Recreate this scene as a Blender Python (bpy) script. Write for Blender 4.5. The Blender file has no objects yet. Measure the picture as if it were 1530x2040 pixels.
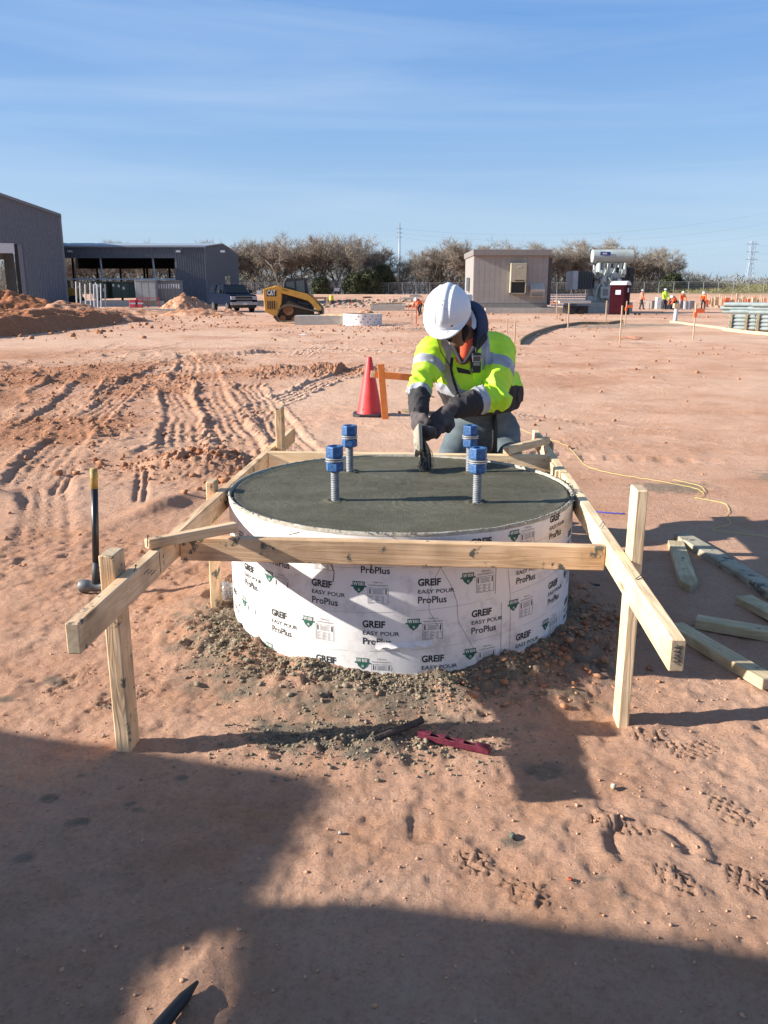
import bpy, bmesh, math, random
import numpy as np
from mathutils import Vector, Matrix
from math import radians, sin, cos, pi
random.seed(7); rng = np.random.default_rng(7)
SC = bpy.context.scene
COL = SC.collection
# ------------------------------------------------------------------ camera
H = 1.44
PITCH = radians(14.77)
cam_d = bpy.data.cameras.new('camera'); cam = bpy.data.objects.new('camera', cam_d)
COL.objects.link(cam); SC.camera = cam
cam.location = (0, 0, H); cam.rotation_euler = (pi/2-PITCH, 0, 0)
cam_d.sensor_fit = 'VERTICAL'; cam_d.sensor_height = 24; cam_d.lens = 24*1650/2040
cam_d.clip_start = .05; cam_d.clip_end = 9000
# ------------------------------------------------------------------ sky, sun, exposure
SUN_EL, SUN_AZ = radians(22.7), radians(4.8)          # the sun stands to the left, slightly behind the camera
sun_vec = Vector((-cos(SUN_EL)*cos(SUN_AZ), -cos(SUN_EL)*sin(SUN_AZ), sin(SUN_EL)))
W = bpy.data.worlds.new('World'); SC.world = W; W.use_nodes = True
nt = W.node_tree; nt.nodes.clear()
out = nt.nodes.new('ShaderNodeOutputWorld'); bg = nt.nodes.new('ShaderNodeBackground')
sky = nt.nodes.new('ShaderNodeTexSky'); sky.sky_type = 'NISHITA'; sky.sun_disc = False
sky.sun_elevation = SUN_EL; sky.sun_rotation = math.atan2(sun_vec.x, sun_vec.y)
sky.altitude = 0; sky.air_density = .9; sky.dust_density = 1.0; sky.ozone_density = 3.0
tc = nt.nodes.new('ShaderNodeTexCoord'); mp = nt.nodes.new('ShaderNodeMapping')
mp.inputs['Scale'].default_value = (.7, .7, 9.0); mp.inputs['Rotation'].default_value = (0, radians(-4), 0)
nz = nt.nodes.new('ShaderNodeTexNoise'); nz.inputs['Scale'].default_value = 1.7; nz.inputs['Detail'].default_value = 7; nz.inputs['Roughness'].default_value = .55; nz.inputs['Distortion'].default_value = .6
rmp = nt.nodes.new('ShaderNodeValToRGB'); rmp.color_ramp.elements[0].position = .45; rmp.color_ramp.elements[1].position = .74
rmp.color_ramp.elements[1].color = (.27, .27, .27, 1)
mx = nt.nodes.new('ShaderNodeMix'); mx.data_type = 'RGBA'; mx.inputs[7].default_value = (4.1, 4.9, 5.8, 1)
nt.links.new(tc.outputs['Generated'], mp.inputs[0]); nt.links.new(mp.outputs[0], nz.inputs[0])
nt.links.new(nz.outputs['Fac'], rmp.inputs[0]); nt.links.new(rmp.outputs[0], mx.inputs[0])
se = nt.nodes.new('ShaderNodeSeparateXYZ'); nt.links.new(tc.outputs['Generated'], se.inputs[0])
gr = nt.nodes.new('ShaderNodeValToRGB'); ge = gr.color_ramp.elements       # clear winter sky, pale at the horizon and deepening with height, all the way round
for q in range(3): ge.new(.5)
for q, (p_, c_) in zip(ge, ((0., (.56, .79, 1.04)), (.06, (.52, .74, 1.02)), (.17, (.33, .58, 1.0)), (.31, (.17, .43, .96)), (1., (.17, .28, .52)))): q.position = p_; q.color = (*c_, 1)
nt.links.new(se.outputs[2], gr.inputs[0]); gs = nt.nodes.new('ShaderNodeVectorMath'); gs.operation = 'SCALE'; gs.inputs['Scale'].default_value = 5.0; nt.links.new(gr.outputs[0], gs.inputs[0])
hz = nt.nodes.new('ShaderNodeMix'); hz.data_type = 'RGBA'; hz.inputs[0].default_value = .72
nt.links.new(gs.outputs[0], hz.inputs[7]); nt.links.new(sky.outputs[0], hz.inputs[6]); nt.links.new(hz.outputs[2], mx.inputs[6]); nt.links.new(mx.outputs[2], bg.inputs[0]); nt.links.new(bg.outputs[0], out.inputs[0])
bg.inputs[1].default_value = .085
sl = bpy.data.lights.new('sun', 'SUN'); sl.energy = 5.0; sl.angle = radians(.55); sl.color = (1, .95, .88)
so = bpy.data.objects.new('sun', sl); COL.objects.link(so); so.rotation_euler = sun_vec.to_track_quat('Z', 'Y').to_euler(); so.location = (-20, -3, 20)
SC.view_settings.view_transform = 'Standard'; SC.view_settings.look = 'None'; SC.view_settings.gamma = 1; SC.view_settings.use_curve_mapping = False
SC.view_settings.exposure = 1.02
# ------------------------------------------------------------------ measuring helpers (survey points of the place)
def PX(u, v, d):                       # survey sight line (u, v) taken to the distance d ahead
    xs, ys = (u-765)/1650, (1020-v)/1650
    q = Vector((xs, cos(PITCH)+ys*sin(PITCH), -sin(PITCH)+ys*cos(PITCH)))
    q *= d/q.y; return Vector((q.x, q.y, q.z+H))
def PZ(u, v, z):
    xs, ys = (u-765)/1650, (1020-v)/1650
    q = Vector((xs, cos(PITCH)+ys*sin(PITCH), -sin(PITCH)+ys*cos(PITCH)))
    q *= (z-H)/q.z; return Vector((q.x, q.y, z))
def FX(u, y): return (u-765)*y/1706
def FZ(v, y): return H+(585-v)*y/1765
FA = radians(4); FC = Vector((.074, 3.636)); EX = Vector((cos(FA), -sin(FA))); EY = Vector((sin(FA), cos(FA)))
def FW(a, b, z): q = FC+EX*a+EY*b; return Vector((q.x, q.y, z))   # timber frame axes -> world
# ------------------------------------------------------------------ noise
_rt = np.random.default_rng(11).random(65536).astype(np.float64)
def _h(ix, iy, s): return _rt[((ix*73856093) ^ (iy*19349663) ^ (s*83492791)) & 65535]
def vn(x, y, s=0):
    x = np.asarray(x, float); y = np.asarray(y, float)
    ix = np.floor(x).astype(np.int64); iy = np.floor(y).astype(np.int64); fx = x-ix; fy = y-iy
    fx = fx*fx*fx*(fx*(fx*6-15)+10); fy = fy*fy*fy*(fy*(fy*6-15)+10)
    a = _h(ix, iy, s); b = _h(ix+1, iy, s); c = _h(ix, iy+1, s); d = _h(ix+1, iy+1, s)
    return ((a+(b-a)*fx)*(1-fy)+(c+(d-c)*fx)*fy)*2-1
def fbm(x, y, o=4, s=0, g=.5):
    r = 0; a = 1; t = 0
    for k in range(o):
        r = r+a*vn(x*2**k+k*17.3, y*2**k-k*9.1, s+k); t += a; a *= g
    return r/t
def vn3(p, sc, s=0): return (vn(p[..., 0]*sc+p[..., 2]*sc*.37, p[..., 1]*sc-p[..., 2]*sc*.61, s)+vn(p[..., 2]*sc, p[..., 0]*sc*.8-p[..., 1]*sc*.7, s+5))*.5
def ss(a, b, x): t = np.clip((x-a)/(b-a), 0, 1); return t*t*(3-2*t)
# ------------------------------------------------------------------ materials
def _n(t, k, **kw):
    n = t.nodes.new(k)
    for a, b in kw.items(): setattr(n, a, b)
    return n
MATS = {}
def M(name, col, rough=.75, var=.12, scale=8., bump=0., bscale=60., metal=0., stretch=None, col2=None, patch=.0, spec=.5, emis=None, trans=0.):
    if name in MATS: return MATS[name]
    m = bpy.data.materials.new(name); MATS[name] = m; m.use_nodes = True; t = m.node_tree; b = t.nodes['Principled BSDF']
    b.inputs['Roughness'].default_value = rough; b.inputs['Metallic'].default_value = metal; b.inputs['Specular IOR Level'].default_value = spec
    tc = _n(t, 'ShaderNodeTexCoord'); src = tc.outputs['Object']
    if stretch:
        mp = _n(t, 'ShaderNodeMapping'); mp.inputs['Scale'].default_value = stretch; t.links.new(src, mp.inputs[0]); src = mp.outputs[0]
    nz = _n(t, 'ShaderNodeTexNoise'); nz.inputs['Scale'].default_value = scale; nz.inputs['Detail'].default_value = 6; nz.inputs['Roughness'].default_value = .6
    t.links.new(src, nz.inputs[0])
    r = _n(t, 'ShaderNodeValToRGB'); c = Vector(col[:3]); e = r.color_ramp.elements
    c2 = Vector(col2[:3]) if col2 else c*(1+var); c1 = c if col2 else c*(1-var)
    e[0].position = .35-patch*.0; e[1].position = .68; e[0].color = (*c1, 1); e[1].color = (*c2, 1)
    t.links.new(nz.outputs['Fac'], r.inputs[0]); t.links.new(r.outputs[0], b.inputs['Base Color'])
    if bump:
        n2 = _n(t, 'ShaderNodeTexNoise'); n2.inputs['Scale'].default_value = bscale; n2.inputs['Detail'].default_value = 5
        t.links.new(src, n2.inputs[0]); bp = _n(t, 'ShaderNodeBump'); bp.inputs['Strength'].default_value = bump; bp.inputs['Distance'].default_value = .01
        t.links.new(n2.outputs['Fac'], bp.inputs['Height']); t.links.new(bp.outputs[0], b.inputs['Normal'])
    if trans: b.inputs['Transmission Weight'].default_value = trans
    return m
def wood(name, a, b, dirt=0., k=1.):                # long grain runs along local X
    if name in MATS: return MATS[name]
    m = bpy.data.materials.new(name); MATS[name] = m; m.use_nodes = True; t = m.node_tree; B = t.nodes['Principled BSDF']; B.inputs['Roughness'].default_value = .8; B.inputs['Specular IOR Level'].default_value = .25
    tc = _n(t, 'ShaderNodeTexCoord'); oi = _n(t, 'ShaderNodeObjectInfo')
    ad = _n(t, 'ShaderNodeVectorMath', operation='ADD'); t.links.new(tc.outputs['Object'], ad.inputs[0])
    sc = _n(t, 'ShaderNodeVectorMath', operation='SCALE'); cb = _n(t, 'ShaderNodeCombineXYZ')
    for i in range(3): t.links.new(oi.outputs['Random'], cb.inputs[i])
    t.links.new(cb.outputs[0], sc.inputs[0]); sc.inputs['Scale'].default_value = 7.; t.links.new(sc.outputs[0], ad.inputs[1])
    mp = _n(t, 'ShaderNodeMapping'); mp.inputs['Scale'].default_value = (1.1*k, 16*k, 16*k); t.links.new(ad.outputs[0], mp.inputs[0])
    n1 = _n(t, 'ShaderNodeTexNoise'); n1.inputs['Scale'].default_value = 1.6; n1.inputs['Detail'].default_value = 3; n1.inputs['Distortion'].default_value = .7
    t.links.new(mp.outputs[0], n1.inputs[0])
    wv = _n(t, 'ShaderNodeMath', operation='MULTIPLY'); wv.inputs[1].default_value = 34.; t.links.new(n1.outputs['Fac'], wv.inputs[0])
    sn = _n(t, 'ShaderNodeMath', operation='SINE'); t.links.new(wv.outputs[0], sn.inputs[0])
    mr = _n(t, 'ShaderNodeMapRange'); mr.inputs[1].default_value = -1; mr.inputs[2].default_value = 1; t.links.new(sn.outputs[0], mr.inputs[0])
    m1 = _n(t, 'ShaderNodeMix', data_type='RGBA'); m1.inputs[6].default_value = (*a, 1); m1.inputs[7].default_value = (*b, 1); t.links.new(mr.outputs[0], m1.inputs[0])
    n2 = _n(t, 'ShaderNodeTexNoise'); n2.inputs['Scale'].default_value = 5.; n2.inputs['Detail'].default_value = 8; t.links.new(ad.outputs[0], n2.inputs[0])
    r2 = _n(t, 'ShaderNodeValToRGB'); r2.color_ramp.elements[0].position = .45; r2.color_ramp.elements[1].position = .62
    q = .62+.2*(1-dirt); r2.color_ramp.elements[0].color = (1, 1, 1, 1); r2.color_ramp.elements[1].color = (q, q*.98, q*.95, 1)
    t.links.new(n2.outputs['Fac'], r2.inputs[0])
    m2 = _n(t, 'ShaderNodeMix', data_type='RGBA', blend_type='MULTIPLY'); m2.inputs[0].default_value = 1
    t.links.new(m1.outputs[2], m2.inputs[6]); t.links.new(r2.outputs[0], m2.inputs[7]); last = m2.outputs[2]
    # knots
    mk = _n(t, 'ShaderNodeMapping'); mk.inputs['Scale'].default_value = (2.2, 9, 9); t.links.new(ad.outputs[0], mk.inputs[0])
    vo = _n(t, 'ShaderNodeTexVoronoi'); vo.inputs['Scale'].default_value = 1.; t.links.new(mk.outputs[0], vo.inputs[0])
    rk = _n(t, 'ShaderNodeValToRGB'); rk.color_ramp.elements[0].position = .05; rk.color_ramp.elements[1].position = .13
    rk.color_ramp.elements[0].color = (.3, .2, .13, 1); rk.color_ramp.elements[1].color = (1, 1, 1, 1); t.links.new(vo.outputs['Distance'], rk.inputs[0])
    m3 = _n(t, 'ShaderNodeMix', data_type='RGBA', blend_type='MULTIPLY'); m3.inputs[0].default_value = .8
    t.links.new(last, m3.inputs[6]); t.links.new(rk.outputs[0], m3.inputs[7]); last = m3.outputs[2]
    if dirt:                                         # splashes of grey concrete
        n3 = _n(t, 'ShaderNodeTexNoise'); n3.inputs['Scale'].default_value = 16.; n3.inputs['Detail'].default_value = 9; n3.inputs['Roughness'].default_value = .65; t.links.new(ad.outputs[0], n3.inputs[0])
        r3 = _n(t, 'ShaderNodeValToRGB'); r3.color_ramp.elements[0].position = .66-.12*dirt; r3.color_ramp.elements[1].position = .70-.1*dirt; t.links.new(n3.outputs['Fac'], r3.inputs[0])
        m4 = _n(t, 'ShaderNodeMix', data_type='RGBA'); m4.inputs[7].default_value = (.12, .115, .09, 1); t.links.new(r3.outputs[0], m4.inputs[0]); t.links.new(last, m4.inputs[6]); last = m4.outputs[2]
    t.links.new(last, B.inputs['Base Color'])
    bp = _n(t, 'ShaderNodeBump'); bp.inputs['Strength'].default_value = .25; bp.inputs['Distance'].default_value = .002; t.links.new(mr.outputs[0], bp.inputs['Height']); t.links.new(bp.outputs[0], B.inputs['Normal'])
    return m
# ------------------------------------------------------------------ object helpers
def tag(o, label=None, cat=None, group=None, kind=None):
    if label: o['label'] = label
    if cat: o['category'] = cat
    if group: o['group'] = group
    if kind: o['kind'] = kind
    return o
def thing(name, label, cat, loc=(0, 0, 0), rz=0, group=None):
    o = bpy.data.objects.new(name, None); o.empty_display_size = .1; COL.objects.link(o); o.location = loc; o.rotation_euler = (0, 0, rz)
    return tag(o, label, cat, group)
def link(name, me, parent=None, mat=None, smooth=False):
    if mat is not None:
        me.materials.clear()
        for q in (mat if isinstance(mat, (list, tuple)) else [mat]): me.materials.append(q)
    if smooth: me.polygons.foreach_set('use_smooth', [True]*len(me.polygons))
    o = bpy.data.objects.new(name, me); COL.objects.link(o)
    if parent is not None: o.parent = parent
    return o
def keepw(o, root):                                   # parent keeping the world placement of mesh built in world coordinates
    rm = Matrix.Translation(root.location) @ root.rotation_euler.to_matrix().to_4x4()
    o.matrix_parent_inverse = rm.inverted(); return o
def np_mesh(name, v, f, mi=None):
    v = np.asarray(v, np.float32); me = bpy.data.meshes.new(name)
    f = np.asarray(f, np.int32); n, k = f.shape
    me.vertices.add(len(v)); me.vertices.foreach_set('co', v.ravel()); me.loops.add(n*k); me.loops.foreach_set('vertex_index', f.ravel())
    me.polygons.add(n); me.polygons.foreach_set('loop_start', np.arange(0, n*k, k, dtype=np.int32)); me.polygons.foreach_set('loop_total', np.full(n, k, np.int32))
    if mi is not None: me.polygons.foreach_set('material_index', np.asarray(mi, np.int32))
    me.update(calc_edges=True); return me
class MB:
    """collects simple solids into one mesh"""
    def __init__(s): s.v = []; s.f = []; s.m = []; s.mi = 0
    def add(s, vs, fs):
        n = len(s.v); s.v += [tuple(q) for q in vs]; s.f += [tuple(n+i for i in q) for q in fs]; s.m += [s.mi]*len(fs); return s
    def box(s, c, d, rz=0, R=None):
        x, y, z = (q/2 for q in d); vs = [Vector((i*x, j*y, k*z)) for k in (-1, 1) for j in (-1, 1) for i in (-1, 1)]
        if R is None: R = Matrix.Rotation(rz, 3, 'Z')
        c = Vector(c); return s.add([c+R@q for q in vs], [(0, 2, 3, 1), (4, 5, 7, 6), (0, 1, 5, 4), (2, 6, 7, 3), (0, 4, 6, 2), (1, 3, 7, 5)])
    def bb(s, a, b): return s.box([(p+q)/2 for p, q in zip(a, b)], [abs(q-p) for p, q in zip(a, b)])
    def tube(s, a, b, r, r2=None, n=8, caps=True):
        a = Vector(a); b = Vector(b); d = (b-a); r2 = r if r2 is None else r2
        q = d.to_track_quat('Z', 'Y').to_matrix(); vs = []
        for c, rr in ((a, r), (b, r2)):
            vs += [c+q@Vector((cos(2*pi*i/n)*rr, sin(2*pi*i/n)*rr, 0)) for i in range(n)]
        fs = [(i, (i+1) % n, n+(i+1) % n, n+i) for i in range(n)]
        if caps: fs += [tuple(range(n-1, -1, -1)), tuple(range(n, 2*n))]
        return s.add(vs, fs)
    def path(s, pts, r, n=6):
        pts = [Vector(p) for p in pts]; vs = []; m = len(pts)
        for i, p in enumerate(pts):
            d = pts[min(i+1, m-1)]-pts[max(i-1, 0)]; q = d.to_track_quat('Z', 'Y').to_matrix(); rr = r(i/(m-1)) if callable(r) else r
            vs += [p+q@Vector((cos(2*pi*k/n)*rr, sin(2*pi*k/n)*rr, 0)) for k in range(n)]
        fs = [(i*n+k, i*n+(k+1) % n, (i+1)*n+(k+1) % n, (i+1)*n+k) for i in range(m-1) for k in range(n)]
        fs += [tuple(range(n-1, -1, -1)), tuple((m-1)*n+k for k in range(n))]
        return s.add(vs, fs)
    def prism(s, pts, a, b, ax=1):                    # polygon pts (p, q) extruded along axis ax from a to b
        n = len(pts)
        def w(p, q, t): return [(t, p, q), (p, t, q), (p, q, t)][ax]
        vs = [w(p, q, a) for p, q in pts]+[w(p, q, b) for p, q in pts]
        ar = sum(pts[i][0]*pts[(i+1) % n][1]-pts[(i+1) % n][0]*pts[i][1] for i in range(n))
        fs = [(i, (i+1) % n, n+(i+1) % n, n+i) for i in range(n)]+[tuple(range(n-1, -1, -1)), tuple(range(n, 2*n))]
        flip = (ar*(b-a) < 0) ^ (ax == 1)
        if flip: fs = [q[::-1] for q in fs]
        return s.add(vs, fs)
    def lathe(s, prof, c=(0, 0, 0), n=24, R=None):
        vs = []; m = len(prof); c = Vector(c)
        for r, z in prof:
            for i in range(n):
                q = Vector((cos(2*pi*i/n)*r, sin(2*pi*i/n)*r, z)); vs.append(c+(R@q if R else q))
        fs = [(j*n+i, j*n+(i+1) % n, (j+1)*n+(i+1) % n, (j+1)*n+i) for j in range(m-1) for i in range(n)]
        return s.add(vs, fs)
    def mesh(s, name, bevel=0, seg=1):
        me = bpy.data.meshes.new(name); me.from_pydata(s.v, [], s.f)
        if any(s.m): me.polygons.foreach_set('material_index', s.m)
        me.update()
        if bevel:
            bm = bmesh.new(); bm.from_mesh(me); bmesh.ops.remove_doubles(bm, verts=bm.verts, dist=1e-6)
            ed = [e for e in bm.edges if len(e.link_faces) == 2 and e.calc_face_angle(0) > .5]
            bmesh.ops.bevel(bm, geom=ed, offset=bevel, segments=seg, affect='EDGES', profile=.5); bm.to_mesh(me); bm.free()
        return me
    def build(s, name, mat, parent=None, bevel=0, seg=1, smooth=False):
        return link(name, s.mesh(name, bevel, seg), parent, mat, smooth)
def copy_tree(o, parent=None, **kw):
    c = o.copy(); COL.objects.link(c)
    if parent is not None: c.parent = parent
    for ch in [q for q in SC.objects if q.parent == o]: copy_tree(ch, c)
    for a, b in kw.items():
        if a in ('label', 'group'): c[a] = b
        else: setattr(c, a, b)
    return c
# ================================================================== GROUND
def track(x, y, pts, w, dep, lug, chev=0., seed=0):
    """a tyre or crawler track pressed in along a polyline; returns (height, inside mask)"""
    h = np.zeros_like(x); P = np.array(pts); best = np.full(x.shape, 1e9); sd = np.zeros_like(x); s0 = 0.
    msk = (x > P[:, 0].min()-1) & (x < P[:, 0].max()+1) & (y > P[:, 1].min()-1) & (y < P[:, 1].max()+1)
    X = x[msk]; Y = y[msk]; b = np.full(X.shape, 1e9); S = np.zeros_like(X); D = np.zeros_like(X)
    wob = .05*vn(X*1.3, Y*1.3, 50+seed); cut = np.zeros_like(X)
    for a, c in zip(P[:-1], P[1:]):
        d = c-a; L = np.hypot(*d); d = d/L; t = (X-a[0])*d[0]+(Y-a[1])*d[1]; n = (X-a[0])*-d[1]+(Y-a[1])*d[0]
        tc = np.clip(t, 0, L); q = np.hypot(X-a[0]-tc*d[0], Y-a[1]-tc*d[1]); u = q < b
        b[u] = q[u]; S[u] = (s0+tc)[u]; D[u] = n[u]; cut[u] = np.minimum(s0+t, 99)[u]; s0 += L
    end = ss(0, .5, S)*ss(0, .5, s0-S)
    D = D+wob; A = np.abs(D); fade = end*(.65+.35*vn(X*.9, Y*.9, 61+seed))
    ins = 1-ss(w/2-.03, w/2+.02, A)
    lugs = np.sin(2*pi*(S/lug+chev*A/w))
    n9 = vn(X*9, Y*9, 70+seed); n22 = vn(X*23, Y*23, 71+seed); r = ins*(-dep+(.012+.45*dep)*ss(-.15, .35, lugs+.25*n22)+(.004+.22*dep)*np.cos(2*pi*D/(w*.27))*np.clip(.8+n9, 0, 1.4))+dep*.8*np.exp(-((A-w/2-.045-.02*n9)/.035)**2)*np.clip(.65+.8*n9+.6*n22, 0, 2.2)
    h[msk] = r*fade; sd[msk] = ins*np.clip(fade*1.3, 0, 1); return h, sd
def boot(x, y, cx, cy, ang, L=.27, wd=.085, dep=.010, pat=0):
    dx = x-cx; dy = y-cy; m = (np.abs(dx) < .3) & (np.abs(dy) < .3); h = np.zeros_like(x); X = dx[m]; Y = dy[m]
    a = X*cos(ang)+Y*sin(ang); b = -X*sin(ang)+Y*cos(ang); ww = wd*(.5+.07*np.cos(a/L*7)); b = b+.006*vn(a*25, b*25, 8); d = np.sqrt((a/(L*.5))**2+(b/ww)**2)
    ins = 1-ss(.88, 1.03, d); g = np.sin((a+b*.5)*2*pi/.052)*np.sin((b-a*.35)*2*pi/.046)*1.6+.25*vn(X*60, Y*60, 5)
    h[m] = ins*(.72+.28*ss(-.35, .2, vn(X*9+cx*9, Y*9, 3)))*(-dep*.8+dep*1.5*ss(-.05, .35, np.abs(g)-.25))+.0022*np.exp(-((d-1.12)/.12)**2)*(1+vn(a*30,b*30,3)); return h
TRACKS = [
 ([(-1.75, 7.2), (-2.2, 9), (-3.0, 12), (-4.25, 18.5), (-5.6, 23)], .40, .036, .09, .5),
 ([(-1.15, 7.1), (-1.6, 8.8), (-2.35, 11.5), (-4.0, 18.6)], .44, .038, .17, .25),
 ([(-.7, 7.2), (-1.0, 8.4), (-1.6, 11), (-2.3, 14)], .38, .034, .12, 1.2),
 ([(-2.75, 6.1), (-3.15, 7.7), (-3.6, 10.5), (-4.4, 15)], .38, .045, .09, 1.4),
 ([(-3.4, 6.4), (-3.75, 8.2), (-4.25, 11.0), (-5.2, 15)], .38, .045, .09, 1.4),
 ([(-1.9, 4.4), (-2.6, 6.2), (-3.1, 8), (-4.3, 11.5), (-6.7, 21)], .34, .016, .055, 1.6),
 ([(-2.6, 4.6), (-3.2, 6.3), (-3.7, 8), (-4.9, 11)], .34, .014, .055, 1.6),
 ([(-2.6, 10.5), (-3.3, 13), (-4.6, 16)], .36, .035, .14, 0.),
 ([(1.2, 10.6), (2.2, 9.6), (3.3, 8.5), (4.6, 7.6)], .3, .022, .08, .6),
 ([(.9, 7.9), (1.8, 7.5), (2.5, 7.35), (3.2, 7.2)], .25, .028, .22, .0),
 ([(-8, 15), (-4, 20), (2, 24.5), (9, 27)], .35, .03, .3, .2),
 ([(-9, 16.5), (-5, 22), (1, 27), (8, 29.5)], .35, .02, .3, .2),
 ([(3, 13), (5.5, 13.5), (9, 12.5)], .35, .02, .2, .2), ([(1.4, 14.8), (4.5, 15.8), (9, 15)], .35, .02, .25, .2),
 ([(-2.0, 7.55), (-1.2, 7.65), (-.6, 7.25)], .1, .05, .4, 0.), ([(-2.2, 7.15), (-1.3, 7.3), (-.7, 6.95)], .1, .05, .4, 0.),
]
BOOTS = [(.24, 1.87, 2.2, .13), (.345, 1.75, 2.3, .15), (.74, 1.80, 2.3, .16), (.93, 1.80, 2.2, .16), (.66, 2.03, 2.7, .2), (1.0, 2.10, 2.0, .17), (1.02, 2.42, .4, .2), (.9, 2.5, 2.6, .2),
         (1.3, 7.6, 1.2), (1.9, 7.9, .3), (1.25, 6.1, 1.), (1.7, 6.5, .2), (-1.2, 2.9, 1.2), (-1.3, 3.3, 2.2), (-1.05, 3.4, .4), (-.95, 2.75, .7)]
_r = random.Random(21)
for _i in range(9):
    _x, _y = _r.uniform(-6.5, -1.5), _r.uniform(5.2, 8.5); _a = _r.uniform(1.5, 2.1); _p = [(_x, _y)]
    for _k in range(4): _a += _r.uniform(-.15, .15); _x += cos(_a)*_r.uniform(1.8, 3.4); _y += sin(_a)*_r.uniform(1.8, 3.4); _p.append((_x, _y))
    TRACKS.insert(0, (_p, _r.choice([.34, .42]), _r.uniform(.03, .05), _r.choice([.08, .12, .17]), _r.choice([.6, 1.2, 1.6])))
for _i in range(16):
    _a = _r.choice([_r.uniform(1.2, 2.2), _r.uniform(-.5, .6)]); _x, _y = _r.uniform(-7, 7), _r.uniform(8, 26); _p = [(_x, _y)]
    for _k in range(4): _a += _r.uniform(-.18, .18); _x += cos(_a)*_r.uniform(1.5, 3.2); _y += sin(_a)*_r.uniform(1.5, 3.2); _p.append((_x, _y))
    if _p[0][0] > -.3 and min(q[1] for q in _p) < 10: continue
    TRACKS.insert(0, (_p, _r.choice([.28, .34, .4]), _r.uniform(.012, .028), _r.choice([.08, .12, .2]), _r.choice([0., .5, .9])))
def churn(x, y):
    c = ss(-.1, -1.2, x+.18*(y-6)+.5*vn(x*.5, y*.5, 31))*ss(5.2, 7.2, y+.8*vn(x*.7, y*.7, 32))*ss(23, 17, y+2*vn(x*.3, y*.3, 33))
    c2 = np.exp(-(((y-16.2-.3*x)/1.0)**2))*ss(-8, -4, x)*ss(.8, -.5, x)
    c3 = np.exp(-(((y-8.2)/.5)**2))*ss(.5, 1.2, x)*ss(3.5, 2.0, x)*.35
    l = ss(-.2, -.9, x)*ss(2.2, 3.0, y)*ss(6.5, 4.6, y)*.30
    return np.clip(np.maximum.reduce([c*(.35+.65*ss(-.1, .45, vn(x*.55, y*.55, 34))), c2*.9, c3, l]), 0, 1)
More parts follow.
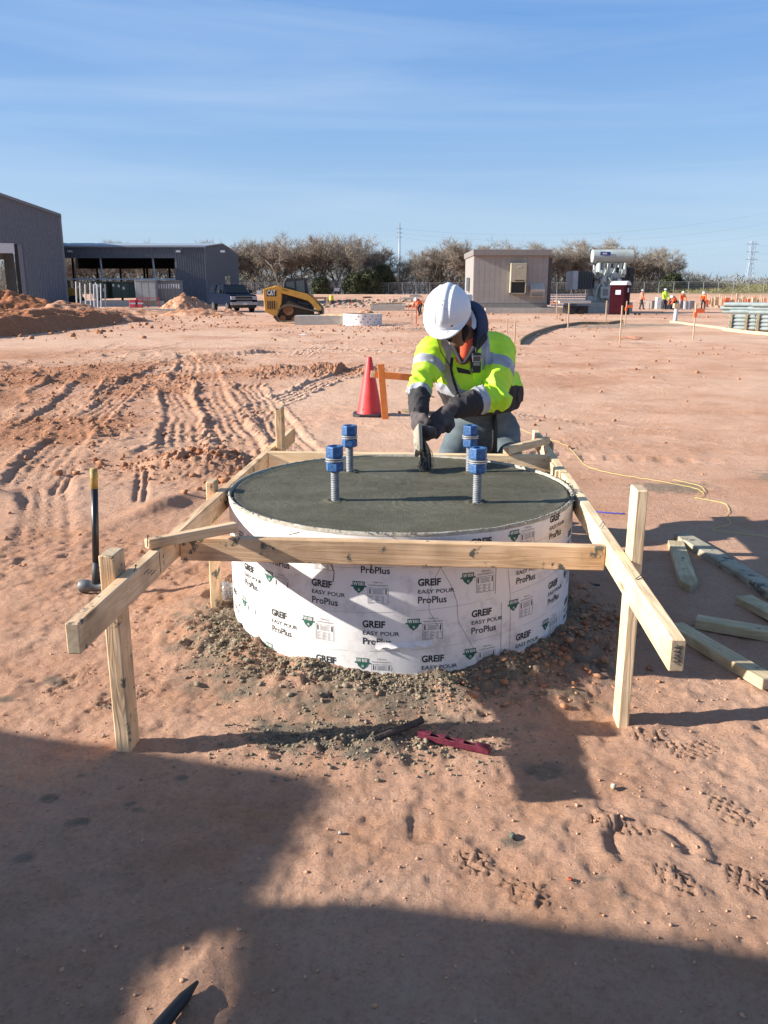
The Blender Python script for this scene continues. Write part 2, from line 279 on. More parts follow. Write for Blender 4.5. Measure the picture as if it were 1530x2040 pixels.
def GH(x, y):
    x = np.asarray(x, float); y = np.asarray(y, float)
    h = 1.33*ss(90, 190, y)+.0*x
    h = h+1.5*np.exp(-(((x-88)/26)**2+((y-205)/22)**2))
    h = h+.018*fbm(x*.5, y*.5, 3, 1)*ss(-1, 3, y)+.007*fbm(x*3., y*3., 4, 9)+.05*fbm(x*.08, y*.08, 2, 4)*ss(12, 30, y)
    c = churn(x, y)
    cl = 1-np.abs(fbm(x*3.2, y*3.2, 5, 21, .6))*2.2
    rg = 1-np.abs(fbm(x*9, y*9, 4, 25, .62))*2.4; rg2 = 1-np.abs(fbm(x*21, y*21, 3, 27, .6))*2.2; lu = ss(-.35, .35, vn(x*1.4, y*1.4, 29)); h = h+c*(.030*cl+.026*rg*(.4+lu)+.014*rg2*lu-.02)
    h = h+.05*np.exp(-(((y-20.4-.25*(x+5))/.35)**2))*ss(-7.2, -5.5, x)*ss(-2.4, -3.5, x)*3.0*(.6+.5*vn(x*2, y*2, 5))
    h = h+.17*np.exp(-(((y-16.1-.05*(x+1))/.35)**2))*ss(-2.9, -2.0, x)*ss(.9, 0, x)*(.7+.5*vn(x*2.5, y*2.5, 6))
    h = h+.22*np.exp(-(((x+1.55)/.45)**2+((y-6.95)/.28)**2))*(.45+.5*cl)              # ploughed clods by the left stakes
    h = h+.11*np.exp(-(((x+.75)/.35)**2+((y-6.2)/.28)**2))*(.45+.6*cl)
    h = h+.10*np.exp(-(((x+3.0)/.4)**2+((y-5.9+.5*(x+3))/.16)**2))+.07*np.exp(-(((x+1.55-.35*(y-5.6))/.12)**2+((y-5.6)/.35)**2))
    mid = ss(4, 8, y)*ss(60, 40, y); h = h+mid*(.022*fbm(x*1.1+9, y*.7, 4, 101, .6)+.03*np.maximum(0, fbm(x*1.7, y*2.6, 4, 103, .6)-.22)+.02*fbm(x*.5, y*3.2, 3, 105))
    for i, (p, w, d, l, ch) in enumerate(TRACKS): th_, ti_ = track(x, y, p, w, d, l, ch, i); h = h*(1-.8*ti_*(y < 40))+th_
    for b in BOOTS: h = h+boot(x, y, *b)
    # concrete and soil banked round the form
    dx = x-FC.x; dy = y-FC.y; r = np.hypot(dx, dy); a = np.arctan2(dx, -dy)
    k = .75+.45*vn(a*2.2, a*0+3, 40)+.25*vn(a*6, a*0, 41); cl2 = 1-np.abs(fbm(x*11, y*11, 4, 43, .6))*2
    cl3 = 1-np.abs(fbm(x*27, y*27, 3, 143, .6))*2; ring = ss(1.18, .79, r)*ss(.45, .7, r); h = h+ring*k*(.036+.022*cl2+.012*cl3)
    h = h+.022*np.exp(-(((x+.12)/.3)**2+((y-2.43)/.09)**2))*(.5+cl2)
    h = h+.03*ss(-.35, .2, cl2)*ring
    h = h-.012*np.exp(-((np.hypot(x-.72, y-1.93)-.1)/.018)**2)*(y > 1.9)+.008*np.exp(-((np.hypot(x-.72, y-1.93)-.14)/.02)**2)*(y > 1.86)
    # gentle scuffs close to the camera, printed slabs of hard ground by the hammer
    near = ss(5, 2.6, y); h = h+near*(.013*fbm(x*4.2+y*2, y*5-x*2, 5, 45, .55)+.008*fbm(x*24, y*24, 4, 47, .6)-.006*ss(.25, .6, vn(x*9, y*9, 48)))
    pl = ss(-2.9, -2.6, x)*ss(-1.55, -1.8, x)*ss(5.9, 6.1, y+.3*x+.75)*ss(7.1, 6.8, y+.3*x+.75)
    jt = np.minimum(np.abs(((x+.25*y)*1.6) % 1-.5), .5); h = h-pl*.025*np.exp(-((jt-.05)/.03)**2)
    return h
def axis(segs):                                        # [(start, end, step0, growth)]
    r = [segs[0][0]]
    for a, b, st, g in segs:
        x = a
        while x < b:
            x += st+g*(x-a); r.append(x)
    return np.array(r)
pos = axis([(0, 1.25, .009, 0), (1.25, 10, .009, .015), (10, 3000, .13, .07)]); neg = axis([(0, 1.25, .009, 0), (1.25, 8.5, .009, .0062), (8.5, 3000, .10, .07)])
ax_ = np.concatenate([-neg[:0:-1], pos])+.05
ayp = axis([(1.2, 2.7, .009, 0), (2.7, 15, .0095, .0048), (15, 28, .07, .004), (28, 4000, .2, .05)])
ayn = axis([(0, 2000, .04, .12)]); ay_ = np.concatenate([(1.2-ayn[:0:-1]), ayp])
GX, GY = np.meshgrid(ax_, ay_); GZ = GH(GX, GY)
nx, ny = len(ax_), len(ay_); idx = np.arange(nx*ny).reshape(ny, nx)
F = np.stack([idx[:-1, :-1], idx[:-1, 1:], idx[1:, 1:], idx[1:, :-1]], -1).reshape(-1, 4)
me = np_mesh('ground', np.stack([GX, GY, GZ], -1).reshape(-1, 3), F)
# zones: R grey concrete, G red moist soil, B grass, A pale dusty
x, y = GX.ravel(), GY.ravel(); r = np.hypot(x-FC.x, y-FC.y); a = np.arctan2(x-FC.x, -(y-FC.y))
n1 = fbm(x*3, y*3, 5, 80, .6); n2 = fbm(x*14, y*14, 3, 84, .6)
cz = ss(1.16, .90, r+.3*n1+.2*n2+.16*(a > .9))*ss(-.3, .25, n1+.15+.3*np.cos(a*1.3))*.9
cz = np.maximum(cz, ss(.9, .4, np.hypot((x+.12)/.5, (y-2.45)/.2)+.5*n1+.4*n2))
for (px_, py_, pr) in [(-.93, 2.26, .02), (-.98, 2.15, .025), (-.8, 2.2, .018), (-.86, 2.03, .03), (-.74, 2.12, .02), (-.7, 2.08, .02), (-.95, 1.88, .025), (-.62, 2.25, .02), (-1.25, 2.9, .06), (-1.4, 2.75, .05), (-.95, 2.7, .05), (.35, 1.95, .035), (.5, 2.3, .08), (.55, 1.8, .03), (.6, 1.75, .03), (3.4, 6.6, .4), (2.2, 6.2, .3), (2.2, 36, 2), (9, 38, 2.4), (12, 40, 3)]:
    cz = np.maximum(cz, .8*ss(1.3, .5, np.hypot((x-px_)/pr, (y-py_)/pr/.6)+.8*n2))
rz = np.clip(churn(x, y)*1.0+.55*ss(.05, .5, fbm(x*.35, y*.35, 4, 90))*ss(3, 9, y)+.5*ss(1.6, .9, r+.2*n1)*ss(.6, 1.4, a+.3)+.10*ss(0, .6, n1)*(y < 5)*(x < .2), 0, 1)
gz = np.clip(np.exp(-(((x-88)/30)**2+((y-200)/26)**2))*1.6+ss(205, 240, y+6*n1), 0, 1)
pz = np.clip(ss(-.1, .5, fbm(x*.22, y*.22, 3, 95))*ss(4, 9, y)+.8*np.exp(-((y-26-.55*(x+8))/5)**2)*ss(3, -3, x), 0, 1)
ca = me.color_attributes.new('zone', 'FLOAT_COLOR', 'POINT'); ca.data.foreach_set('color', np.stack([cz, rz, gz, pz], -1).astype(np.float32).ravel())
def soil_mat(name, zone=True, base_red=0.):
    m = bpy.data.materials.new(name); MATS[name] = m; m.use_nodes = True; t = m.node_tree; B = t.nodes['Principled BSDF']; B.inputs['Roughness'].default_value = .95; B.inputs['Specular IOR Level'].default_value = .15
    g = _n(t, 'ShaderNodeNewGeometry'); P = g.outputs['Position']
    def noise(sc, det=6, rough=.6):
        n = _n(t, 'ShaderNodeTexNoise'); n.inputs['Scale'].default_value = sc; n.inputs['Detail'].default_value = det; n.inputs['Roughness'].default_value = rough; t.links.new(P, n.inputs[0]); return n.outputs['Fac']
    def ramp(f, stops):
        r = _n(t, 'ShaderNodeValToRGB'); e = r.color_ramp.elements
        while len(e) < len(stops): e.new(.5)
        for q, (p, c) in zip(e, stops): q.position = p; q.color = (*c, 1)
        t.links.new(f, r.inputs[0]); return r.outputs[0]
    def mix(f, a, b, mode='MIX'):
        n = _n(t, 'ShaderNodeMix', data_type='RGBA', blend_type=mode)
        for s_, v in ((0, f), (6, a), (7, b)):
            if isinstance(v, (int, float)): n.inputs[s_].default_value = v
            elif isinstance(v, tuple): n.inputs[s_].default_value = (*v, 1)
            else: t.links.new(v, n.inputs[s_])
        return n.outputs[2]
    def mul(a, b):
        n = _n(t, 'ShaderNodeMath', operation='MULTIPLY')
        for i, v in enumerate((a, b)):
            if isinstance(v, (int, float)): n.inputs[i].default_value = v
            else: t.links.new(v, n.inputs[i])
        return n.outputs[0]
    sand = ramp(noise(1.1, 9, .7), [(.3, (.50, .255, .14)), (.5, (.62, .365, .24)), (.7, (.70, .45, .31))])
    fine = ramp(noise(60, 9, .85), [(.30, (.60, .55, .52)), (.48, (.98, .98, .98)), (.75, (1.15, 1.15, 1.15))])
    red = ramp(noise(7, 8, .7), [(.3, (.28, .095, .04)), (.55, (.42, .175, .08)), (.75, (.52, .25, .13))])
    gry = ramp(noise(20, 7, .7), [(.3, (.13, .11, .08)), (.6, (.25, .215, .16)), (.8, (.38, .31, .22))])
    grs = ramp(noise(.5, 8, .7), [(.3, (.16, .15, .06)), (.7, (.27, .24, .10))])
    dus = ramp(noise(.8, 6), [(.3, (.65, .405, .265)), (.7, (.72, .48, .335))])
    if zone:
        at = _n(t, 'ShaderNodeAttribute'); at.attribute_name = 'zone'; sp = _n(t, 'ShaderNodeSeparateColor'); t.links.new(at.outputs['Color'], sp.inputs[0])
        c = mix(mul(at.outputs['Alpha'], .75), sand, dus); c = mix(mul(sp.outputs[1], .7), c, red)
        c = mix(ramp(noise(12, 8, .75), [(.62, (0, 0, 0)), (.74, (.45, .45, .45))]), c, red)
        gm = mix(1., ramp(noise(22, 8, .75), [(.28, (.25,)*3), (.5, (1,)*3)]), sp.outputs[0], 'MULTIPLY')
        c = mix(gm, c, gry); c = mix(sp.outputs[2], c, grs)
    else: c = mix(ramp(noise(2., 8), [(.35, (0, 0, 0)), (.65, (1, 1, 1))]), red, sand) if base_red < .5 else red
    c = mix(1., c, fine, 'MULTIPLY'); t.links.new(c, B.inputs['Base Color'])
    h1 = noise(62, 10, .86); h2 = noise(16, 8, .78); ad = _n(t, 'ShaderNodeMath', operation='ADD'); t.links.new(h1, ad.inputs[0]); t.links.new(mul(h2, 2.2), ad.inputs[1])
    bp = _n(t, 'ShaderNodeBump'); bp.inputs['Strength'].default_value = .9; bp.inputs['Distance'].default_value = .016
    t.links.new(ad.outputs[0], bp.inputs['Height']); t.links.new(bp.outputs[0], B.inputs['Normal']); return m
G_MAT = soil_mat('sandy_soil')
ground = link('ground', me, None, G_MAT, True); tag(ground, 'orange sandy soil of the building site with tyre tracks and boot prints', kind='structure')
def gz1(x, y): return float(GH(np.array([x]), np.array([y]))[0])
# ------------------------------------------------------------------ clods and crumbs
def ico(sub=1):
    bm = bmesh.new(); bmesh.ops.create_icosphere(bm, subdivisions=sub, radius=1)
    v = np.array([q.co[:] for q in bm.verts]); f = np.array([[q.index for q in p.verts] for p in bm.faces]); bm.free(); return v, f
def scatter(name, X, Y, S, mat, label, hi=False, sink=.25, Z=None, flat=.75):
    v0, f0 = ico(2 if hi else 1); n = len(X); VV = []; FF = []
    vars_ = [v0*(1+1.0*vn3(v0+k*3.1, 1.5, k)[:, None]+.6*vn3(v0+k, 3.3, k)[:, None]) for k in range(9)]
    Z = GH(X, Y) if Z is None else Z; ang = rng.random(n)*6.28; k = rng.integers(0, 9, n); sq = .6+.5*rng.random((n, 3)); sq[:, 2] *= flat
    out_ = np.empty((n, len(v0), 3), np.float32)
    for i in range(n):
        q = vars_[k[i]]*sq[i]*S[i]; c, s_ = cos(ang[i]), sin(ang[i])
        out_[i, :, 0] = q[:, 0]*c-q[:, 1]*s_+X[i]; out_[i, :, 1] = q[:, 0]*s_+q[:, 1]*c+Y[i]; out_[i, :, 2] = q[:, 2]+Z[i]+S[i]*sink
    ff = (f0[None]+(np.arange(n)*len(v0))[:, None, None]).reshape(-1, 3)
    o = link(name, np_mesh(name, out_.reshape(-1, 3), ff), None, mat, False); tag(o, label, kind='stuff'); return o
CRUMB = M('concrete_crumb', (.19, .155, .105), .95, scale=9, bump=.6, bscale=120, col2=(.36, .29, .20), spec=.1)
CLOD = M('red_clod', (.33, .14, .07), .95, scale=12, bump=.6, bscale=90, col2=(.48, .27, .16), spec=.1)
n = 7000; th = np.concatenate([rng.normal(-.4, .6, n//2), rng.uniform(-2.0, 1.6, n-n//2)]); rr = .775+np.abs(rng.normal(0, .10, n))*(1+.5*np.sin(th*5)); sz = .0018+.0075*rng.random(n)**5
scatter('concrete_crumbs', FC.x+np.sin(th)*rr, FC.y-np.cos(th)*rr, sz, CRUMB, 'grey crumbs of spilled concrete banked round the cardboard form')
n = 1500; scatter('concrete_crumbs', rng.normal(-.1, .26, n), rng.normal(2.46, .085, n), .002+.007*rng.random(n)**3, CRUMB, 'grey concrete crumbs spread by the magenta level')
n = 200; th = rng.normal(-.75, .4, n); rr = .8+np.abs(rng.normal(.06, .08, n)); scatter('concrete_lumps', FC.x+np.sin(th)*rr, FC.y-np.cos(th)*rr, .006+.010*rng.random(n)**2.5, CRUMB, 'larger grey concrete lumps piled at the left of the form')
n = 300; th = rng.normal(1.0, .35, n); rr = .8+np.abs(rng.normal(.08, .1, n)); scatter('soil_lumps', FC.x+np.sin(th)*rr, FC.y-np.cos(th)*rr, .007+.014*rng.random(n)**2.5, CLOD, 'reddish soil lumps at the right foot of the form')
SAND = M('sand_crumb', (.46, .245, .14), .95, scale=12, bump=.5, bscale=90, col2=(.60, .36, .23), spec=.1)
n = 7000; X = rng.uniform(-1.6, 1.7, n); Y = rng.uniform(1.3, 3.6, n); scatter('soil_crumbs', X, Y, .001+.0058*rng.random(n)**7, SAND, 'small crumbs of red soil lying on the sand in front')
n = 14000; X = rng.uniform(-8, 1.5, n); Y = rng.uniform(4, 24, n); k = churn(X, Y) > .22+.4*rng.random(n); X, Y = X[k], Y[k]; scatter('soil_clods', X, Y, .006+.035*rng.random(len(X))**5, CLOD, 'broken clods in the churned tracks on the left')
n = 700; X = rng.normal(-1.5, .5, n); Y = rng.normal(6.95, .22, n); scatter('soil_clods', X, Y, .006+.032*rng.random(n)**4, CLOD, 'ploughed up clods left of the timber frame')
n = 240; X = rng.normal(-.72, .28, n); Y = rng.normal(6.2, .2, n); scatter('soil_clods', X, Y, .01+.04*rng.random(n)**2, CLOD, 'small heap of clods behind the left rail')
n = 1500; X = rng.uniform(-4, 10, n); Y = rng.uniform(3.6, 40, n)**1; scatter('soil_crumbs', X, Y, (.004+.03*rng.random(n)**5)*(.6+Y/22), CLOD, 'crumbs of soil spread over the levelled ground')
for (px_, py_, s_, c, l) in [(.69, 2.2, .012, (.5, .4, .3), 'small round tan pebble with a long shadow'), (.47, 1.79, .007, (.5, .1, .04), 'tiny brick red pebble'), (-.12, 1.98, .009, (.4, .36, .32), 'small grey pebble on the bare sand'), (.35, 1.97, .012, (.1, .12, .08), 'dark green grey crumb of concrete')]:
    o = scatter('pebble', np.array([px_]), np.array([py_]), np.array([s_]), M('pebble%d' % int(px_*100), c, .9), l, True, .6); del o['kind']; tag(o, l, 'pebble')
# ================================================================== FORM, CONCRETE, BOLTS
RO, RI, ZT = .762, .752, .602
FORM = thing('cardboard_form', 'white printed round cardboard form holding the fresh concrete, inside the timber frame', 'concrete form', (FC.x, FC.y, 0))
def paper_mat():
    m = bpy.data.materials.new('form_paper'); m.use_nodes = True; t = m.node_tree; B = t.nodes['Principled BSDF']; B.inputs['Roughness'].default_value = .6; B.inputs['Specular IOR Level'].default_value = .3
    tc = _n(t, 'ShaderNodeTexCoord')
    n1 = _n(t, 'ShaderNodeTexNoise'); n1.inputs['Scale'].default_value = 9; n1.inputs['Detail'].default_value = 9; n1.inputs['Roughness'].default_value = .7; t.links.new(tc.outputs['Object'], n1.inputs[0])
    r = _n(t, 'ShaderNodeValToRGB'); r.color_ramp.elements[0].position = .33; r.color_ramp.elements[1].position = .5; r.color_ramp.elements[0].color = (.56, .52, .50, 1); r.color_ramp.elements[1].color = (.77, .73, .69, 1); t.links.new(n1.outputs['Fac'], r.inputs[0])
    mp = _n(t, 'ShaderNodeMapping'); mp.inputs['Scale'].default_value = (1, 1, .25); t.links.new(tc.outputs['Object'], mp.inputs[0])
    n2 = _n(t, 'ShaderNodeTexNoise'); n2.inputs['Scale'].default_value = 26; n2.inputs['Detail'].default_value = 5; t.links.new(mp.outputs[0], n2.inputs[0])
    r2 = _n(t, 'ShaderNodeValToRGB'); r2.color_ramp.elements[0].position = .74; r2.color_ramp.elements[1].position = .78; t.links.new(n2.outputs['Fac'], r2.inputs[0])
    mx = _n(t, 'ShaderNodeMix', data_type='RGBA'); mx.inputs[7].default_value = (.2, .18, .15, 1); t.links.new(r2.outputs[0], mx.inputs[0]); t.links.new(r.outputs[0], mx.inputs[6]); t.links.new(mx.outputs[2], B.inputs['Base Color'])
    n3 = _n(t, 'ShaderNodeTexNoise'); n3.inputs['Scale'].default_value = 5; n3.inputs['Detail'].default_value = 8; t.links.new(mp.outputs[0], n3.inputs[0])
    bp = _n(t, 'ShaderNodeBump'); bp.inputs['Strength'].default_value = .35; bp.inputs['Distance'].default_value = .01; t.links.new(n3.outputs['Fac'], bp.inputs['Height']); t.links.new(bp.outputs[0], B.inputs['Normal'])
    return m
PAPER = paper_mat(); KRAFT = M('kraft_card', (.30, .25, .18), .9, scale=30, bump=.4, col2=(.46, .43, .36))
na = 240; aa = np.linspace(0, 2*pi, na, endpoint=False)
def ring(rz, jit=None):
    V = [];
    for j, (rr, z) in enumerate(rz):
        q = rr+(.0012*fbm(aa*6/pi*2, aa*0+z*9, 3, 7)); zz = z+(0 if jit is None else jit[j]*np.sin(aa*3))
        V.append(np.stack([np.sin(aa)*q, -np.cos(aa)*q, zz+0*aa], -1))
    V = np.concatenate(V); n = len(rz); k = np.arange(na)
    Fc = np.concatenate([np.stack([j*na+k, j*na+(k+1) % na, (j+1)*na+(k+1) % na, (j+1)*na+k], -1) for j in range(n-1)]); return V, Fc
v, f = ring([(RO, -.05), (RO, .08), (RO, .2), (RO, .35), (RO, .5), (RO, .592)]); link('wall', np_mesh('wall', v, f), FORM, PAPER, True)
rim = [(RO+.0006, .588), (RO+.001, ZT-.002), (RO-.003, ZT+.0015), (RI, ZT), (RI-.001, .56)]
v, f = ring(rim); v[:, 2] += .0022*fbm(v[:, 0]*22, v[:, 1]*22, 4, 8)*(v[:, 2] > .58); link('rim', np_mesh('rim', v, f), FORM, KRAFT, True)
# spiral paper seams and torn laps
INK = M('print_ink', (.018, .02, .02), .7, var=.3, scale=40); GREEN = M('print_green', (.012, .085, .06), .7, scale=40, col2=(.02, .12, .085)); GREY_INK = M('print_grey', (.16, .16, .17), .7)
def wrap(vs, rr=RO+.0012): # (arc metres, height) -> round the form, arc 0 faces the camera
    return [(sin(x/RO)*rr, -cos(x/RO)*rr, z) for x, z in vs]
seam = MB()
for z0, s_, a0, a1 in ((.30, .00084, -75, 75), (.145, .00084, -70, 80), (.475, .0008, -30, 60)):
    for a in range(a0, a1, 3):
        if rng.random() < .25: continue
        q = [(radians(a+k*3)*RO, z0+s_*(a+k*3)) for k in (0, 1)]; p0, p1 = q
        seam.add(wrap([p0, p1, (p1[0], p1[1]+.0012), (p0[0], p0[1]+.0012)], RO+.001), [(0, 1, 2, 3)])
seam.build('paper_seam', M('seam', (.34, .32, .31), .8), FORM)['kind'] = 'stuff'
crk = MB()
def crack(pts, w=.0014):
    for (a, z), (b, y_) in zip(pts[:-1], pts[1:]):
        p, q = radians(a)*RO, radians(b)*RO
        dx, dz = (q-p), (y_-z); L = math.hypot(dx, dz)+1e-9; ox, oz = -dz/L*w, dx/L*w
        crk.add(wrap([(p, z), (q, y_), (q+ox, y_+oz), (p+ox, z+oz)], RO+.0011), [(0, 1, 2, 3)])
crack([(8.5, .50), (10, .47), (7.8, .41), (6.8, .36), (7, .30), (10, .23), (11, .2)]); crack([(10, .47), (13, .40), (15, .33), (15.5, .25), (18, .19), (21, .12), (22, .07)])
crack([(27, .49), (27, .34)], .002); crack([(31, .45), (32.5, .33), (33, .2), (33.2, .06)]); crack([(29.4, .3), (29.8, .08)]); crack([(-21, .47), (-20, .44), (-20.4, .40)], .004); crack([(-8.6, .52), (-9.2, .49), (-9.6, .45)], .007); crack([(-3, .505), (-3.2, .485)], .004)
crk.build('paper_crack', M('crack_dark', (.14, .11, .09), .9), FORM)['kind'] = 'stuff'
# torn paper laps near the foot
def lap(a0, a1, z, hgt, dz=0.):
    V = []; n = 14
    for i in range(n+1):
        a = radians(a0+(a1-a0)*i/n); t = i/n
        for k, (rr, zz) in enumerate([(RO+.001, z+hgt), (RO+.003, z+hgt*.3), (RO+.012+.006*sin(i*2.1), z-.004*sin(i*1.7))]):
            V.append((sin(a)*rr, -cos(a)*rr, zz+dz*t))
    fc = [(i*3+k, (i+1)*3+k, (i+1)*3+k+1, i*3+k+1) for i in range(n) for k in (0, 1)]
    me = bpy.data.meshes.new('torn_paper'); me.from_pydata(V, [], fc); me.update(); link('torn_paper', me, FORM, PAPER, True)
lap(-8, 8, .155, .02, .012); lap(-11, -3, .01, .05); lap(-3, 13, .005, .05); lap(20, 40, .035, .02, .03)
# ---- printing
def text_mesh(txt, size, bold=0., sx=1.):
    cu = bpy.data.curves.new('lettering', 'FONT'); cu.body = txt; cu.size = size; cu.offset = bold; cu.resolution_u = 3
    o = bpy.data.objects.new('lettering_tmp', cu); COL.objects.link(o); dg = bpy.context.evaluated_depsgraph_get(); dg.update()
    me = bpy.data.meshes.new_from_object(o.evaluated_get(dg)); V = [(q.co.x*sx, q.co.y) for q in me.vertices]; Fc = [tuple(p.vertices) for p in me.polygons]
    bpy.data.objects.remove(o); bpy.data.meshes.remove(me); bpy.data.curves.remove(cu); return V, Fc
def fit(txt, w, hgt, bold=0.):                        # text scaled to a width and a cap height
    V, Fc = text_mesh(txt, 1., bold); xs = [a for a, b in V]; ys = [b for a, b in V]; x0, x1, y0, y1 = min(xs), max(xs), 0, max(ys)
    return [((a-x0)/(x1-x0)*w, b/y1*hgt) for a, b in V], Fc
def stamp_mesh(name, items):
    mb = MB()
    for (V, Fc), (ox, oz) in items: mb.add(wrap([(a+ox, b+oz) for a, b in V]), Fc)
    return mb.mesh(name)
sl_ = .064   # the printing climbs slightly to the right
me_word = stamp_mesh('lettering', [(fit('GREIF', .086, .027, .035), (0, -.027)), (fit('EASY POUR', .138, .0155, .012), (.001, -.058)), (fit('ProPlus', .108, .026, .014), (.001, -.096))])
def quad(x0, z0, x1, z1): return ([(x0, z0), (x1, z0), (x1, z1), (x0, z1)], [(0, 1, 2, 3)])
sh = [([(0, 0), (.048, 0), (.046, -.022), (.040, -.034), (.024, -.047), (.008, -.034), (.002, -.022)], [(6, 5, 4, 3, 2, 1, 0)])]
me_shield = stamp_mesh('emblem', [(sh[0], (0, 0)), (quad(-.006, -.022, .054, -.016), (0, 0))])
me_sw = stamp_mesh('emblem_letter', [(fit('W', .017, .014, .02), (.003, -.0165))]+[(quad(.023+k*.0055, -.016, .026+k*.0055, -.003), (0, 0)) for k in range(4)]+[(fit('S', .009, .009, .01), (.0205, -.037))])
for q in me_sw.vertices: q.co.x *= 1.0008; q.co.y *= 1.0008
def frame_q(x0, z0, x1, z1, w=.0012): return [(quad(x0, z0, x1, z0+w), (0, 0)), (quad(x0, z1-w, x1, z1), (0, 0)), (quad(x0, z0, x0+w, z1), (0, 0)), (quad(x1-w, z0, x1, z1), (0, 0))]
it = frame_q(0, -.088, .076, -.026)+[(quad(.006, -.050, .0105, -.030), (0, 0)), (quad(.0655, -.050, .070, -.030), (0, 0))]
it += [(fit('Made from', .034, .006, .0), (.022, -.007)), (fit('recycled paperboard', .072, .006, .0), (.002, -.018))]
me_panel = stamp_mesh('instruction_panel', it)
it = [(quad(.016+.004*(k % 2), -.033-k*.0042, .060-.003*(k % 3), -.0315-k*.0042), (0, 0)) for k in range(5)]
it += [(quad(.004+c*.024, -.0585-k*.0042, .004+c*.024+.02-.006*((k*c+c+k) % 3), -.057-k*.0042), (0, 0)) for c in range(3) for k in range(7)]
me_fine = stamp_mesh('instruction_text', it)
rows = [([-58, -27.1, 3.8, 34.7, 65.5], .4255), ([-74, -43, -11.7, 19.6, 50.5, 81], .271), ([-59.3, -26.2, 5.1, 35.5, 66], .1185), ([-74, -43, -12.1, 18.8, 49.4, 80], .553)]
k = 0
for angs, z0 in rows:
    for a in list(angs)+[angs[-1]+31*i for i in range(1, 6)]:
        if a > 232: continue
        for nm, me_, da, mt in (('lettering', me_word, 0, INK), ('emblem', me_shield, 12.6, GREEN), ('emblem_letter', me_sw, 12.6, PAPER), ('instruction_panel', me_panel, 17., INK), ('instruction_text', me_fine, 17., GREY_INK)):
            if z0 > .5 and a > 40 and nm != 'lettering': continue
            if nm == 'emblem_letter' or nm == 'instruction_text': par = last
            else: par = FORM
            zz = z0+(a+da)*.00084 if a < 100 else z0-.03
            o = link(nm, me_, par, mt if not me_.materials else None)
            if par is FORM: o.rotation_euler = (0, 0, radians(a+da)); o.location = (0, 0, zz); last = o
# ---- fresh concrete
def conc_mat():
    m = bpy.data.materials.new('fresh_concrete'); m.use_nodes = True; t = m.node_tree; B = t.nodes['Principled BSDF']; B.inputs['Roughness'].default_value = .62; B.inputs['Specular IOR Level'].default_value = .18
    tc = _n(t, 'ShaderNodeTexCoord')
    def nz(sc, st=(1, 1, 1), d=6, ro=.6, dist=0.):
        mp = _n(t, 'ShaderNodeMapping'); mp.inputs['Scale'].default_value = st; t.links.new(tc.outputs['Object'], mp.inputs[0])
        n = _n(t, 'ShaderNodeTexNoise'); n.inputs['Scale'].default_value = sc; n.inputs['Detail'].default_value = d; n.inputs['Roughness'].default_value = ro; n.inputs['Distortion'].default_value = dist; t.links.new(mp.outputs[0], n.inputs[0]); return n.outputs['Fac']
    r = _n(t, 'ShaderNodeValToRGB'); e = r.color_ramp.elements; e[0].position = .3; e[1].position = .72; e[0].color = (.082, .074, .047, 1); e[1].color = (.155, .142, .10, 1); t.links.new(nz(2.6, (1, 2.2, 1), 9, .62, .4), r.inputs[0])
    r2 = _n(t, 'ShaderNodeValToRGB'); e = r2.color_ramp.elements; e[0].position = .35; e[1].position = .6; e[0].color = (.72,)*3+(1,); e[1].color = (1.08,)*3+(1,); t.links.new(nz(130, d=3), r2.inputs[0])
    mx = _n(t, 'ShaderNodeMix', data_type='RGBA', blend_type='MULTIPLY'); mx.inputs[0].default_value = 1; t.links.new(r.outputs[0], mx.inputs[6]); t.links.new(r2.outputs[0], mx.inputs[7]); t.links.new(mx.outputs[2], B.inputs['Base Color'])
    mr = _n(t, 'ShaderNodeMapRange'); mr.inputs[3].default_value = .6; mr.inputs[4].default_value = .9; t.links.new(nz(4), mr.inputs[0]); t.links.new(mr.outputs[0], B.inputs['Roughness'])
    a1 = _n(t, 'ShaderNodeMath', operation='ADD'); t.links.new(nz(3, (3, 60, 1), 4, .6, .6), a1.inputs[0]); t.links.new(nz(160, d=4), a1.inputs[1])
    bp = _n(t, 'ShaderNodeBump'); bp.inputs['Strength'].default_value = .8; bp.inputs['Distance'].default_value = .004; t.links.new(a1.outputs[0], bp.inputs['Height']); t.links.new(bp.outputs[0], B.inputs['Normal']); return m
CONC = conc_mat()
nr, ns = 150, 300; rr_ = np.linspace(0, 1, nr)**.8*(RI-.006); a_ = np.linspace(0, 2*pi, ns, endpoint=False); RR, AA = np.meshgrid(rr_, a_, indexing='ij'); X = RR*np.cos(AA); Y = RR*np.sin(AA)
tr1 = np.hypot(X-.35, Y+.2); Zc = .592+.0022*fbm(X*5, Y*9, 4, 71)+.0014*fbm(X*40, Y*40, 3, 72)+.0005*np.sin(tr1*210+9*fbm(X*4, Y*4, 3, 77))*ss(-.3, .3, fbm(X*3, Y*3, 2, 78))*ss(.3, .1, np.abs(tr1-.25))+.0022*fbm(X*3+Y, Y*70, 2, 73)*ss(-.3, .1, Y)*.6+.0018*np.maximum(0, fbm(X*28, Y*28, 3, 74))*ss(.05, .2, Y)
Zc += .012*np.exp(-((RR-(RI-.006))/.004)**2)*-1+.004*ss(RI-.05, RI-.012, RR)
BOLTS = [(-.206, 3.404), (-.168, 3.992), (.389, 3.368), (.42, 3.992)]
for bx, by in BOLTS: q = np.hypot(X+FC.x-bx, Y+FC.y-by); Zc += .006*np.exp(-((q-.034)/.012)**2)*(1+vn(X*60, Y*60, 3))
i_ = np.arange(nr*ns).reshape(nr, ns); f1 = np.stack([i_[:-1], np.roll(i_, -1, 1)[:-1], np.roll(i_, -1, 1)[1:], i_[1:]], -1).reshape(-1, 4)[:, ::-1]
